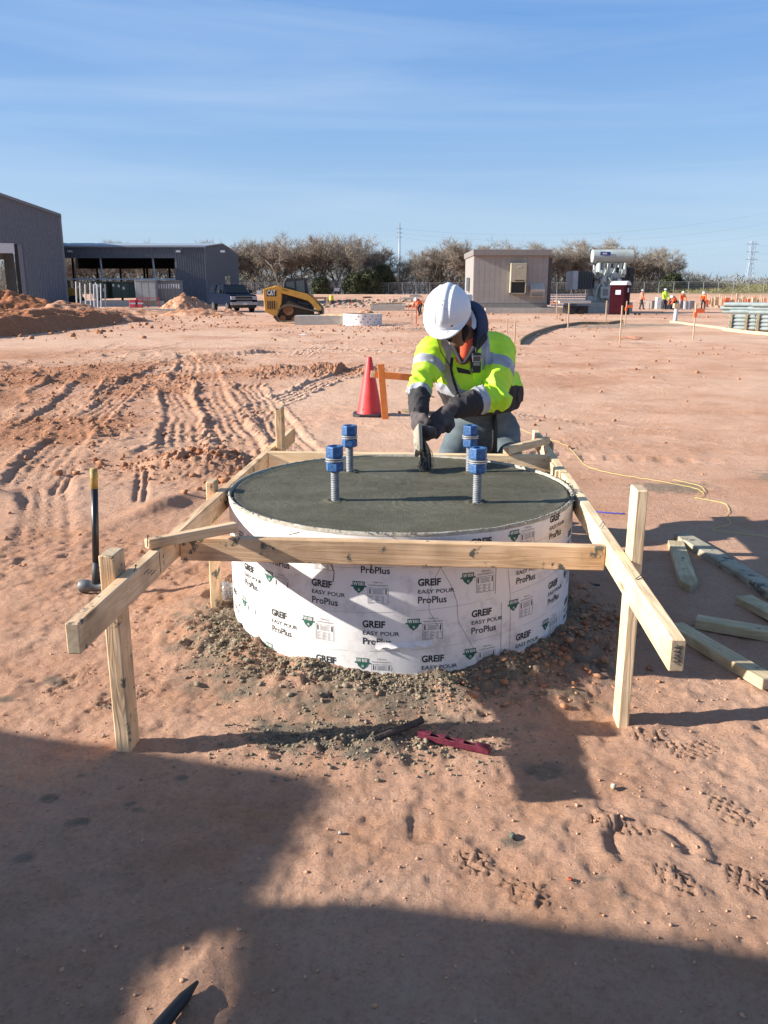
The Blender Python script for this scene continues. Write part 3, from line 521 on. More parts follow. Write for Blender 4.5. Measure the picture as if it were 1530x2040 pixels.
base = np.stack([X, Y, Zc], -1).reshape(-1, 3); sk = base[-ns:].copy(); sk[:, 2] = -.02; nb = len(base); k = np.arange(ns); f2 = np.stack([nb-ns+k, nb-ns+(k+1) % ns, nb+(k+1) % ns, nb+k], -1)[:, ::-1]
PIER = link('concrete_pier', np_mesh('concrete_pier', np.concatenate([base, sk]), np.concatenate([f1, f2])), None, CONC, True); PIER.location = (FC.x, FC.y, 0)
tag(PIER, 'fresh grey concrete pier filling the round form, its top being brushed', 'concrete')
SM = M('mortar_smear', (.13, .125, .10), .9, scale=30, bump=.5, col2=(.26, .25, .21))
ns_ = 420; th = np.concatenate([rng.uniform(-2.6, 2.6, 240), rng.normal(1.25, .3, 180)]); rr = rng.normal(RI+.008, .006, ns_)
o = scatter('mortar_crumbs', FC.x+np.sin(th)*rr, FC.y-np.cos(th)*rr, .002+.005*rng.random(ns_)**2, SM, 'crumbs of mortar drying on the rim of the cardboard form', sink=0, Z=np.full(ns_, .603), flat=.4)
# ---- anchor bolts
STEEL = M('galvanised_steel', (.19, .195, .205), .65, scale=30, metal=.3, col2=(.30, .305, .315)); BLUE = M('blue_nut_coating', (.010, .060, .19), .55, scale=45, col2=(.05, .16, .35), bump=.3, bscale=150)
WASH = M('washer_steel', (.5, .5, .5), .5, metal=.6)
def thread_mesh(r, z0, z1, pitch=.0078, n=20):
    m = int((z1-z0)/pitch*2); pr = [(r*(1 if i % 2 else .87), z0+i*pitch/2) for i in range(m+1)]
    mb = MB(); mb.lathe(pr, n=n); mb.add([(cos(2*pi*i/n)*r*.88, sin(2*pi*i/n)*r*.88, z1) for i in range(n)], [tuple(range(n))]); return mb.mesh('threaded_rod')
def hexnut(r, hgt, ri):
    mb = MB(); n = 6; vs = []
    for z, a, kk in ((0, .93, 0), (.12*hgt, 1, 0), (.88*hgt, 1, 0), (hgt, .93, 0)): vs += [(cos(pi/3*i+.3)*r*a, sin(pi/3*i+.3)*r*a, z) for i in range(6)]
    fs = [(j*6+i, j*6+(i+1) % 6, (j+1)*6+(i+1) % 6, (j+1)*6+i) for j in range(3) for i in range(6)]
    b0 = len(vs); m = 18
    for z in (hgt, hgt*.55): vs += [(cos(2*pi*i/m)*ri, sin(2*pi*i/m)*ri, z) for i in range(m)]
    for i in range(m): fs.append((b0+i, b0+(i+1) % m, b0+m+(i+1) % m, b0+m+i)[::-1])
    for i in range(6): fs.append((18+i, 18+(i+1) % 6, b0+(i*3+4) % m, b0+(i*3+3) % m, b0+(i*3+2) % m, b0+(i*3+1) % m) if False else (18+i, 18+(i+1) % 6, b0+((i+1)*3+1) % m, b0+(i*3+3) % m, b0+(i*3+2) % m, b0+(i*3+1) % m))
    fs.append(tuple(b0+m+i for i in range(m))); fs.append(tuple(range(5, -1, -1)))
    return mb.add(vs, fs).mesh('hex_nut', .0012)
def washer(r, t, ri=.022):
    return MB().lathe([(ri, 0), (r, 0), (r, t), (ri, t)], n=28).mesh('washer')
me_rod = thread_mesh(.0185, -.02, .215); me_nut = hexnut(.0385, .047, .021); me_nutb = hexnut(.0385, .040, .019); me_w = washer(.040, .004)
BL = ['front left blue-nutted anchor bolt standing in the fresh concrete', 'rear left blue-nutted anchor bolt, left of the brush', 'front right blue-nutted anchor bolt, nearest the camera', 'rear right blue-nutted anchor bolt before the worker\'s jeans']
for i, (bx, by) in enumerate(BOLTS):
    t = thing('anchor_bolt', BL[i], 'anchor bolt', (bx, by, .592), rng.random(), 'anchor bolts set in the concrete pier')
    link('threaded_rod', me_rod, t, STEEL if not me_rod.materials else None)
    for me_, z, mt, nm in ((me_nutb, .130, BLUE, 'hex_nut'), (me_w, .172, WASH, 'washer'), (me_w, .182, WASH, 'washer'), (me_nut, .188, BLUE, 'hex_nut')):
        o = link(nm, me_, t, mt if not me_.materials else None); o.location = (0, 0, z-.004*(i % 2)); o.rotation_euler = (radians(1.5)*(nm == 'washer')*(1 if z > .18 else -1), 0, rng.random()*1.)
# ================================================================== TIMBER FRAME
PINE = wood('pine_new', (.78, .53, .315), (.67, .43, .24), .6); PINE2 = wood('pine_pale', (.84, .64, .40), (.75, .54, .31), .15); PINE_D = wood('pine_weathered', (.36, .28, .17), (.27, .20, .12), .5)
ENDG = M('end_grain', (.42, .30, .18), .9, scale=60, col2=(.58, .44, .28))
def board(name, parent, p0, p1, w, hgt, mat, up=(0, 0, 1), point=0, root=None, twist=0., taper_z=False, bev=.0035):
    """board from p0 to p1 (centre line); w across, hgt along up; local X is the grain"""
    p0 = Vector(p0); p1 = Vector(p1); d = (p1-p0); L = d.length; xax = d.normalized(); up = Vector(up); zax = (up-xax*up.dot(xax)).normalized(); yax = zax.cross(xax)
    mb = MB(); a, b = w/2, hgt/2
    if point:
        prof = [(0, -a), (L-point, -a), (L, 0), (L-point, a), (0, a)] if not taper_z else None
        if taper_z: mb.prism([(0, -b), (L-point, -b), (L, b*.8), (L, b), (0, b)], -a, a, 1)
        else: mb.prism(prof, -b, b, 2)
    else:
        n = max(1, int(L/.12)); mb.bb((0, -a, -b), (L, a, b))
    me = mb.mesh(name, bev); me.materials.append(mat); me.materials.append(ENDG)
    for pl in me.polygons:
        if abs(pl.normal.x) > .9: pl.material_index = 1
    o = link(name, me, parent); R = Matrix((xax, yax, zax)).transposed().to_4x4(); Mx = Matrix.Translation(p0) @ R
    if twist: Mx = Mx @ Matrix.Rotation(twist, 4, 'X')
    o.matrix_world = Mx
    if parent is not None: o.matrix_parent_inverse = Matrix.Translation(parent.location).inverted() if root is None else root
    if parent is None: pass
    return o
FR = thing('timber_frame', 'pale new pine batter-board frame on stakes boxed round the white form', 'timber frame', (FC.x, FC.y, 0))
zc = ZT-.0445-.002
b1 = board('side_rail', FR, FW(-.784, -1.66, zc), FW(-.784, 1.63, zc), .038, .089, PINE); b1['label'] = 'left rail running out towards the camera'
b2 = board('side_rail', FR, FW(.784, -1.655, zc), FW(.784, .36, zc), .038, .089, PINE2); b2['label'] = 'right rail running out towards the camera'
b3 = board('side_rail', FR, FW(.776, .363, zc+.004), FW(.776, 1.64, zc+.004), .038, .089, PINE2); b3['label'] = 'far right rail butted on behind the form'
b4 = board('rail_block', FR, FW(.75, .39, zc+.012), FW(.75, .60, zc+.012), .02, .07, PINE2)
f1_ = board('cross_board', FR, FW(-.764, -.787, ZT-.062), FW(.763, -.787, ZT-.066), .038, .089, PINE); f1_['label'] = 'front cross board splashed with concrete'
f2_ = board('cross_board', FR, FW(-.764, .787, ZT-.042), FW(.763, .787, ZT-.042), .038, .089, PINE2); f2_['label'] = 'back cross board behind the form'
st = [(-.829, -1.26, -.10, .672, .0, 'left front stake beside the rail', .048, .089), (.823, -.965, -.12, .833, .004, 'right front stake standing above the rail', .038, .089), (-.825, -.13, -.1, .645, 0, 'stake left of the form', .038, .07), (-.737, 1.0, -.1, .82, 0, 'tall stake at the far left corner', .038, .089), (.82, 1.25, -.1, .60, 0, 'short grey weathered stake at the far right', .038, .07)]
for i, (a, b, z0, z1, ln, lb, w_, h_) in enumerate(st):
    p = FW(a, b, z1); q = FW(a-(.012 if i == 2 else 0), b, z0); s = board('stake', FR, p, q, h_, w_, PINE_D if i == 4 else (PINE if i in (0, 3, 2) else PINE2), up=EX.to_3d(), bev=.004 if i != 4 else .012); s['label'] = lb
pA = PZ(292, 1084, ZT+.018); pB = PZ(470, 1049, ZT+.016)
c1 = board('brace', FR, pA, pB, .038, .034, PINE); c1['label'] = 'short strip nailed across the left front corner'
pC = PZ(1008, 898, ZT+.03); pD = PZ(1090, 877, ZT+.03); c2 = board('brace', FR, pC, pD, .04, .04, PINE2); c2['label'] = 'short strip nailed across the far right corner'
NAIL = M('nail_steel', (.08, .075, .07), .5, metal=.8); me_nail = MB().tube((0, 0, -.02), (0, 0, .018), .0016, n=6).tube((0, 0, .018), (0, 0, .0195), .0042, n=8).mesh('nail')
for p, rx in ((PZ(294, 1078, ZT+.037), .1), (PZ(1088, 870, ZT+.052), .1), (PZ(1195, 1048, ZT), .6), (PZ(1199, 1052, ZT), .5), (PZ(1272, 1154, ZT), 1.1), (PZ(1268, 1152, ZT), .9), (PZ(586, 1063, ZT-.02), 1.35), (PZ(268, 1137, ZT), .3)):
    o = link('nail', me_nail, FR, NAIL if not me_nail.materials else None); o.matrix_world = Matrix.Translation(p) @ Matrix.Rotation(rx, 4, 'Y'); o.matrix_parent_inverse = Matrix.Translation(FR.location).inverted()
# pencil marks
def marks(nm, P):
    o = MB().path(P, .0012, 4).build(nm, INK, FR); o.matrix_parent_inverse = Matrix.Translation(FR.location).inverted()
marks('pencil_mark', [FW(.780+.006*sin(i*2.3), -1.6565, zc+.03-.0035*i) for i in range(16)]); marks('pencil_mark', [FW(.790+.005*cos(i*1.9), -1.6565, zc+.028-.0033*i) for i in range(15)])
for k in range(3): marks('pencil_mark', [FW(-.7645, -1.17+.03*k+.012*i, zc+.012-.012*k+.004*(i % 2)) for i in range(5)])
marks('pencil_mark', [FW(-.7645, -1.02, zc+.04), FW(-.7645, -1.02, zc-.035)])
# ---- loose lumber on the right
def loose(name, lb, cat, p0, p1, w, hgt, mat, **kw):
    o = board(name, None, p0, p1, w, hgt, mat, **kw); tag(o, lb, cat); return o
WST = wood('stake_grey', (.62, .50, .31), (.50, .39, .225), .35); SLATE = M('concreted_board', (.11, .13, .14), .8, scale=6, col2=(.2, .21, .2), bump=.3)
loose('pointed_stake', 'short pointed stake lying flat in the shade right of the frame', 'stake', PZ(1346, 1083, .022), PZ(1376, 1176, .022), .089, .038, WST, point=.1)
loose('plank', 'long plank coated with grey concrete, farthest of the loose boards', 'board', PZ(1358, 1070, .025), PZ(1640, 1240, .03), .10, .045, wood('plank_grey', (.42, .37, .27), (.33, .29, .21), .9))
loose('pointed_stake', 'loose stake end entering at the right edge under the grey plank', 'stake', PZ(1480, 1193, .03), PZ(1600, 1255, .03), .089, .038, WST)
loose('plank', 'middle loose plank with nail holes near the right edge', 'board', PZ(1386, 1238, .03), PZ(1600, 1275, .03), .075, .045, WST)
loose('pointed_stake', 'nearest loose stake, half in sun, beside the right rail end', 'stake', PZ(1345, 1250, .024), PZ(1535, 1362, .03), .075, .045, WST)
# ================================================================== TOOLS AND SMALL THINGS
hm = thing('sledgehammer', 'sledgehammer standing on its grey head left of the frame, black handle', 'sledgehammer', (-1.42, 3.86, gz1(-1.42, 3.86)))
mb = MB(); mb.tube((0, 0, .03), (.035, 0, .53), .017, .0165, n=12); mb.build('handle', M('black_fibreglass', (.012, .013, .015), .35), hm, smooth=True)
MB().tube((.0350, 0, .53), (.0395, 0, .625), .0175, .018, n=12).build('handle_tip', M('yellow_worn', (.5, .33, .06), .6, scale=30, col2=(.25, .17, .05)), hm, smooth=True)
MB().tube((.002, 0, .05), (.012, 0, .16), .023, .02, n=12).build('collar', M('dark_collar', (.035, .04, .045), .6), hm, smooth=True)
MB().lathe([(0, -.085), (.026, -.084), (.032, -.076), (.032, -.04), (.027, -.03), (.027, .03), (.032, .04), (.032, .076), (.026, .084), (0, .085)], (0, 0, .034), 16, Matrix.Rotation(pi/2, 3, 'Y')).build('head', M('forged_steel', (.12, .13, .13), .55, metal=.5, scale=30, col2=(.22, .22, .21)), hm, smooth=True)
# magenta level
lv = thing('torpedo_level', 'magenta aluminium torpedo level lying in front of the white form', 'spirit level', (.115, 2.475, gz1(.2, 2.43)+.008), math.atan2(-.10, .225))
mg = M('magenta_anodised', (.13, .018, .035), .5, scale=40, col2=(.22, .04, .07), metal=.3)
mb = MB(); mb.bb((0, -.011, 0), (.245, .011, .004)); mb.bb((0, -.011, .022), (.045, .011, .026)); mb.bb((.075, -.011, .022), (.095, .011, .026)); mb.bb((.135, -.011, .022), (.16, .011, .026)); mb.bb((.20, -.011, .022), (.245, .011, .026)); mb.bb((0, -.011, .004), (.03, .011, .022)); mb.bb((.23, -.011, .004), (.245, .011, .022)); mb.bb((.03, -.011, .004), (.23, -.008, .020)); mb.bb((.03, .008, .004), (.23, .011, .020)); mb.build('body', mg, lv, bevel=.001)
for x_ in (.06, .115, .18): MB().tube((x_-.012, 0, .012), (x_+.012, 0, .012), .004, n=8).build('vial', M('vial_green', (.05, .06, .02), .2), lv)
rd = MB().tube((-.035, 2.42, .022), (.13, 2.535, .03), .012, n=10); o = rd.build('rebar_stub', M('rusty_black', (.03, .024, .02), .8, scale=60, col2=(.09, .06, .045), bump=.5), None); o.location.z = .012; tag(o, 'short black steel rod half buried in grey crumbs left of the magenta level', 'steel rod')
bt = thing('rubber_bar', 'black tapered bar tip entering at the bottom edge of the picture', 'black bar', (-.40, 1.46, gz1(-.4, 1.46)+.012))
MB().path([(0, 0, .0), (-.018, -.045, .004), (-.045, -.12, .012), (-.09, -.25, .02)], lambda t: .004+.012*min(1, t*2.2), 10).build('shaft', M('black_rubber', (.012, .013, .015), .6), bt, smooth=True)
# strings
def gpts(uv, z=.004, n=8):
    P = [PZ(u, v, 0) for u, v in uv]; r = []
    for i in range(len(P)-1):
        p0, p1, p2, p3 = P[max(i-1, 0)], P[i], P[i+1], P[min(i+2, len(P)-1)]
        for k in range(n):
            t = k/n; q = .5*((2*p1)+(-p0+p2)*t+(2*p0-5*p1+4*p2-p3)*t*t+(-p0+3*p1-3*p2+p3)*t**3); r.append(q)
    r.append(P[-1]); xs = np.array([q.x for q in r]); ys = np.array([q.y for q in r]); hs = GH(xs, ys)
    return [Vector((q.x, q.y, h_+z+.004*abs(sin(i*.9)))) for i, (q, h_) in enumerate(zip(r, hs))]
ST = M('yellow_string', (.62, .50, .14), .8, scale=60, col2=(.72, .60, .22))
o = MB().path(gpts([(1032, 856), (1080, 870), (1130, 890), (1160, 918), (1200, 937), (1260, 950), (1330, 962), (1385, 973), (1402, 985), (1396, 992), (1385, 993), (1420, 1000), (1446, 1008), (1452, 1022), (1446, 1030), (1455, 1046), (1420, 1058), (1455, 1064), (1535, 1072)]), .0019, 5).build('string_line', ST, None); tag(o, 'yellow string line curling over the sand right of the frame', 'string')
o = MB().path(gpts([(1340, 958), (1380, 966), (1398, 972), (1403, 982), (1392, 986)], .009), .002, 5).build('string_line', ST, None); tag(o, 'doubled loop of yellow string where the long line turns', 'string')
o = MB().path(gpts([(1140, 1018), (1175, 1020), (1200, 1024), (1235, 1027), (1245, 1027)]), .004, 5).build('string_line', M('blue_string', (.05, .06, .45), .7), None); tag(o, 'blue string on the ground behind the right front stake', 'string')
# crumpled clear plastic by the form
v0, f0 = ico(3); v1 = v0*(1+.35*vn3(v0, 2.2, 3)[:, None]+.18*vn3(v0, 6, 4)[:, None])*np.array([.045, .04, .065])
pl = link('plastic_bottle', np_mesh('plastic_bottle', v1, f0), None, M('clear_plastic', (.75, .77, .8), .12, trans=.75), False); pl.location = PZ(452, 1190, .06); pl.location.z = .07; tag(pl, 'crumpled clear plastic bottle wedged between the left stake and the form', 'plastic bottle')
lf = MB().prism([(-.05, -.01), (-.02, -.016), (.03, -.012), (.05, 0), (.02, .012), (-.03, .012)], 0, .012, 2).build('rubber_scrap', M('black_rubber2', (.015, .016, .018), .7), None, bevel=.003); lf.location = PZ(1176, 1168, .012); tag(lf, 'small black rubber scrap right of the form in the shade', 'scrap')
# ---- cone and orange marker
ORW = M('orange_paint', (.62, .17, .03), .75, scale=9, col2=(.72, .24, .06), bump=.2)
co = thing('traffic_cone', 'faded red orange traffic cone with black base left of the worker', 'traffic cone', (-.175, 10.0, gz1(-.175, 10)))
MB().lathe([(.155, .03), (.15, .05), (.105, .3), (.062, .52), (.032, .685), (.026, .70), (0, .702)], n=32).build('cone', M('cone_red', (.62, .035, .035), .5, scale=6, col2=(.72, .07, .06)), co, smooth=True)
mb = MB(); mb.prism([(-.2, -.12), (-.12, -.2), (.12, -.2), (.2, -.12), (.2, .12), (.12, .2), (-.12, .2), (-.2, .12)], 0, .032, 2); mb.build('base', M('cone_base', (.03, .028, .03), .7), co, bevel=.006)
ltr, lf_ = fit('SAFETY', .22, .03, .02); mb = MB(); mb.add([(sin(-.6+0*b)*(.150-.27*(a))+cos(-.6)*b*1.0, -cos(-.6)*(.152-.27*a)+sin(-.6)*b*0-.004, .07+a) for a, b in ltr], lf_); mb.build('stencil', INK, co)
om = thing('marker_frame', 'orange sprayed lath marker with a cross bar just right of the red cone', 'marker', (0, 9.7, gz1(0, 9.7)))
board('upright', om, (.018, 9.70, -.03), (-.038, 9.68, .655), .02, .078, ORW, up=(1, 0, 0)); 
board('cross_bar', om, (-.145, 9.725, .535), (.62, 9.72, .47), .02, .078, ORW); board('cross_bar_end', om, (-.155, 9.725, .536), (-.10, 9.725, .531), .022, .08, PINE)
o = board('lath', None, (.23, 10.35, gz1(.23, 10.35)+.02), (.95, 9.9, gz1(.9, 9.9)+.02), .05, .025, PINE_D); tag(o, 'thin brown lath lying on the ground behind the worker', 'lath')
# ================================================================== BUILDINGS (left)
STL = M('blue_grey_cladding', (.125, .145, .175), .55, scale=3, metal=.1, col2=(.165, .185, .215)); STL2 = M('charcoal_cladding', (.125, .13, .145), .55, scale=3, metal=.1, col2=(.165, .17, .185))
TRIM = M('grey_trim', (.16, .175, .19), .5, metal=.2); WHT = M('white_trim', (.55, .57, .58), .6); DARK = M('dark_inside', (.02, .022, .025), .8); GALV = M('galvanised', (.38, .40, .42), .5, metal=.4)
CONCR = M('cast_concrete', (.36, .34, .30), .9, scale=4, col2=(.46, .43, .38), bump=.2)
def clad(name, parent, mat, x0, x1, y, ztop, zbot, holes=(), pitch=.3, n=(0, -1), O=(0, 0), dr=(1, 0)):
    """ribbed sheet wall: runs along dr from O, ztop(x) gives its head; holes = (x0,x1,z0,z1)"""
    V = []; Fc = []; k = int((x1-x0)/pitch)
    def seg(a, b, za, zb, ta, tb):
        if min(ta, tb)-max(za, zb) < .02: return
        o = .10; p = [(a, 0), (a+.55*(b-a), 0), (a+.68*(b-a), o), (a+.87*(b-a), o), (b, 0)]; i0 = len(V)
        for x_, d_ in p:
            t = (x_-a)/(b-a); X_ = O[0]+dr[0]*x_+n[0]*d_; Y_ = O[1]+dr[1]*x_+n[1]*d_; V.append((X_, Y_, za+(zb-za)*t)); V.append((X_, Y_, ta+(tb-ta)*t))
        for j in range(4): Fc.append((i0+2*j, i0+2*j+2, i0+2*j+3, i0+2*j+1))
    for i in range(k):
        a = x0+(x1-x0)*i/k; b = x0+(x1-x0)*(i+1)/k; m = (a+b)/2; cur = zbot
        for h in sorted([h for h in holes if h[0] <= m <= h[1]], key=lambda h: h[2]):
            seg(a, b, cur, cur, h[2], h[2]); cur = h[3]
        seg(a, b, cur, cur, ztop(a), ztop(b))
    me = bpy.data.meshes.new(name); me.from_pydata(V, [], Fc); me.update(); return link(name, me, parent, mat)
# big gable hall
y1 = 101; xc = FX(134, y1)
hall = thing('metal_hall', 'tall blue grey ribbed metal hall with an open door at the left edge', 'building', (0, 0, 0))
top = lambda x: 10.05+(xc-x)*.335 if x > xc-11 else 10.05+11*.335-(xc-11-x)*.335
dl, dr_ = xc-22, FX(60, y1)
clad('wall', hall, STL, xc-24, xc, y1, top, -.2, [(dl, dr_, -.3, FZ(490, y1))], O=(0, y1))
mb = MB(); mb.prism([(xc+.15, 10.0), (xc-11, 13.68), (xc-24, 9.3), (xc-24, 9.6), (xc-11, 14.0), (xc+.15, 10.3)], y1-.35, y1+28, 1); mb.build('roof', TRIM, hall)
MB().bb((xc-.05, y1-.12, -.1), (xc+.12, y1+.1, 10.1)).build('corner_trim', TRIM, hall)
clad('side_wall', hall, STL, 0, 28, 0, lambda x: 10.0, -.2, n=(1, 0), O=(xc, y1), dr=(0, 1))
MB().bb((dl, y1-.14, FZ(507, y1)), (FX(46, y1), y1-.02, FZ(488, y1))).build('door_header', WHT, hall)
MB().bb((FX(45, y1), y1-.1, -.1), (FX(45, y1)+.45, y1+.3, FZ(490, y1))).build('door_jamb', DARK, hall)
MB().bb((FX(52, y1), y1-.14, -.1), (FX(60, y1), y1-.02, FZ(490, y1))).build('jamb_trim', TRIM, hall)
xi = FX(45, y1)-.1
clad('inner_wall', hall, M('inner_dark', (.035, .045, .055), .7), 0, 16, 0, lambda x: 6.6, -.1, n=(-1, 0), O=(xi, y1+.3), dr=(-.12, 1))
for k in range(3): MB().bb((xi-4.2-k*2.6, y1+20, 0), (xi-4-k*2.6, y1+20.2, 7)).build('column', GALV, hall)
MB().bb((xc-23, y1+20, 2.9), (xi-1.4, y1+20.2, 3.15)).build('girt', WHT, hall); MB().bb((xc-23, y1+20, 5.9), (xi-1.4, y1+20.3, 7.2)).build('eave_beam', STL2, hall)
MB().bb((xc-24, y1-.6, -.2), (xc+.2, y1+30, .05)).build('slab', CONCR, hall)
hall.location = (xc, y1, 0); hall.rotation_euler = (0, 0, radians(20.5))
for q in list(SC.objects):
    if q.parent == hall: q.matrix_parent_inverse = Matrix.Translation((-xc, -y1, 0))
# long low open-fronted hall
y2 = 110; xa, xb = FX(60, y2), FX(413, y2); ez = FZ(494, y2)
h2 = thing('open_hall', 'long charcoal metal hall with an open bay, behind the dark pickup', 'building', (0, 0, 0))
ox0, ox1 = FX(60, y2), FX(352, y2)
clad('front_wall', h2, STL2, xa, xb, y2, lambda x: ez, -.1, [(ox0, ox1, FZ(556, y2)-.01, FZ(515, y2)), (ox0, ox1, -.2, FZ(557, y2))], O=(0, y2))
MB().bb((ox0, y2-.2, FZ(557.5, y2)), (ox1, y2, FZ(555, y2))).build('sill_beam', WHT, h2)
MB().bb((xa, y2-.25, ez), (xb+.1, y2+.1, ez+.22)).build('gutter', M('pale_roof', (.30, .34, .38), .5), h2)
ex = Vector((FX(476, 128)-xb, 18, 0)); L2 = ex.length; ed = ex.normalized()
clad('end_wall', h2, STL2, 0, L2, 0, lambda t: ez+.75*(1-abs(t-L2/2)/(L2/2)), -.1, [(9.5, 13, -.3, 3.9)], n=(1, -.05), O=(xb, y2), dr=(ed.x, ed.y))
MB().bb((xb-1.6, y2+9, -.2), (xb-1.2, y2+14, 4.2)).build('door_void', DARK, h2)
mb = MB(); R0 = [(xa, y2-.2, ez+.1), (xb+.1, y2-.2, ez+.1), (xb+.1+ex.x/2, y2+9, ez+.9), (xa, y2+9, ez+.9), (xb+.1+ex.x, y2+18.2, ez+.1), (xa, y2+18.2, ez+.1)]
mb.add(R0+[(a, b, c+.1) for a, b, c in R0], [(0, 1, 2, 3), (3, 2, 4, 5), (6, 7, 8, 9), (9, 8, 10, 11), (0, 1, 7, 6), (1, 2, 8, 7), (2, 4, 10, 8)]); mb.build('roof', M('pale_roof', (.3, .34, .38), .5), h2)
for u in (205, 309): 
    xx = FX(u, y2); MB().tube((xx-.1, y2+.4, FZ(515, y2)), (xx+.12, y2+.1, FZ(556, y2)), .13, n=6).build('strut', GALV, h2)
for u in (150, 197, 243, 290, 296, 340):
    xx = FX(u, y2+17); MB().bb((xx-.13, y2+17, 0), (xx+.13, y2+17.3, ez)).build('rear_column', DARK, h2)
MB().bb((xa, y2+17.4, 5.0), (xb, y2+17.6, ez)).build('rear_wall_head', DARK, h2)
for u in (147, 360, 447): 
    p = (FX(u, y2)-.2, y2-.35, FZ(504, y2)); MB().bb(p, (p[0]+.55, y2, p[2]+.25)).build('wall_light', WHT, h2)
MB().bb((xa, y2-1, -.2), (xb+4, y2+19, .06)).build('slab', CONCR, h2)
for u0, u1 in ((118, 141), (152, 195), (206, 248)):
    y3 = 124; o = thing('rooftop_unit', {118: 'pale rooftop unit half hidden by the tall hall', 152: 'pale rooftop unit in the middle of the open hall roof', 206: 'pale rooftop unit farthest right on the open hall roof'}[u0], 'rooftop unit', (FX(u0, y3), y3, 7.0))
    w_ = FX(u1, y3)-FX(u0, y3); MB().bb((0, 0, 0), (w_, 2, 1.25)).build('casing', M('unit_blue', (.17, .23, .28), .5), o); MB().bb((-.1, -.1, 1.25), (w_+.1, 2.1, 1.42)).build('hood', M('unit_top', (.3, .38, .44), .5), o)
# switchgear on the pad
yp = 98
pad = MB().bb((FX(165, yp), yp-.5, -.1), (FX(328, yp), yp+8, .66)).build('equipment_pad', CONCR, None); tag(pad, 'long concrete equipment pad under the green cabinets', 'concrete pad')
GRN = M('transformer_green', (.012, .04, .027), .5, scale=5, col2=(.02, .055, .038))
def cabinet(name, lb, cat, u0, u1, v0, v1, y, dep, mat, split=1, marks=()):
    o = thing(name, lb, cat, (FX(u0, y), y, FZ(v1, y))); w = FX(u1, y)-FX(u0, y); h_ = FZ(v0, y)-FZ(v1, y)
    MB().bb((0, 0, 0), (w, dep, h_)).build('body', mat, o, bevel=.03); MB().bb((-.08, -.1, h_), (w+.08, dep+.08, h_+.08)).build('roof', mat, o)
    for i in range(split): MB().bb((w*i/split+.05, -.04, .12), (w*(i+1)/split-.05, -.005, h_-.12)).build('door', mat, o)
    for (a, b, s_) in marks: MB().bb((w*a, -.06, h_*b), (w*a+s_, -.045, h_*b+s_*1.4)).build('warning_label', WHT, o)
    return o
cabinet('green_cabinet', 'dark green cabinet behind the upright conduits', 'cabinet', 184, 214, 562, 595, yp+1, 2.4, GRN, 1, ((.75, .45, .22), (.4, .7, .2)))
cabinet('green_cabinet', 'dark green cabinet with white labels right of the upright conduits', 'cabinet', 224, 259, 563, 594, yp+1.5, 2.4, GRN, 2, ((.05, .75, .2), (.35, .7, .2), (.62, .55, .22)))
GCB = M('grey_cabinet', (.25, .28, .28), .5, scale=3, col2=(.31, .34, .34))
cabinet('grey_cabinet', 'light grey switchgear cabinet between green cabinet and ribbed wall', 'cabinet', 270, 311, 559, 600, yp-1, 2.4, GCB, 3)
sg = cabinet('grey_cabinet', 'row of grey switchgear doors in the shade of the charcoal wall', 'cabinet', 312, 357, 560, 602, yp, 2.0, M('switch_grey', (.15, .165, .17), .5), 6)
for k in range(9): MB().bb((.3+k*.28, -.07, 1.5), (.42+k*.28, -.045, 2.0)).build('display', WHT, sg)
for u, v0 in ((151, 561), (159, 563), (169, 566), (179, 564), (186, 566), (190, 563), (193, 566), (200, 565), (208, 567)):
    y = 90+rng.random(); z0 = gz1(FX(u, y), y); o = MB().tube((FX(u, y), y, 0), (FX(u+2.5, y), y, FZ(v0, y)), .085, n=8).build('conduit', GALV, None)
    cn_ = globals().get('cn_', -1)+1; tag(o, ['leftmost', 'second from left', 'third from left', 'fourth from left', 'middle (fifth)', 'sixth from left', 'seventh from left', 'eighth from left', 'rightmost'][cn_]+' of nine upright grey conduits by the green cabinets', 'conduit', 'upright conduits in front of the green cabinets')
RED = M('red_plastic', (.42, .03, .04), .5)
for k, (u, lb) in enumerate(((257, 'low red plastic barrier nearest the green cabinet'), (268, 'low red plastic barrier on the right of the pair'))):
    o = thing('plastic_barrier', lb, 'barrier', (FX(u, 92), 92, 0)); MB().prism([(-.3, 0), (.3, 0), (.2, .35), (.12, .8), (-.12, .8), (-.2, .35)], 0, 1.0-.2*k, 0).build('body', RED, o, bevel=.03); MB().bb((.1, -.2, .35), (.9, -.16, .5)).build('stripe', WHT, o)
fr = thing('red_railing', 'thin red guard rail standing right of the red barriers', 'railing', (FX(271, 92), 92, 0))
for a in (0, 1.2, 2.4): MB().bb((a-.04, 0, 0), (a+.04, .08, 1.0)).build('post', RED, fr)
MB().bb((0, 0, .95), (2.4, .08, 1.03)).build('rail', RED, fr)
# wheel loader behind the hall corner
YEL = M('machine_yellow', (.40, .19, .022), .5, scale=4, col2=(.48, .25, .04)); BLK = M('machine_black', (.014, .014, .015), .5); TYR = M('tyre_rubber', (.02, .02, .02), .85)
wl = thing('wheel_loader', 'yellow loader half hidden behind the tall hall corner', 'loader', (FX(142, 103), 103, 0))
mb = MB(); mb.prism([(-1.6, .8), (1.1, .8), (1.0, 1.9), (.4, 2.1), (-1.6, 2.2)], -.9, .9, 1); mb.build('body', YEL, wl, bevel=.05); MB().bb((-1.4, -.7, 2.1), (-.2, .7, 3.0)).build('cab', BLK, wl, bevel=.05)
for a in (-1.1, .6):
    for s_ in (-1, 1): MB().tube((a, s_*.7, .62), (a, s_*1.15, .62), .62, n=20).build('wheel', TYR, wl, bevel=.04)
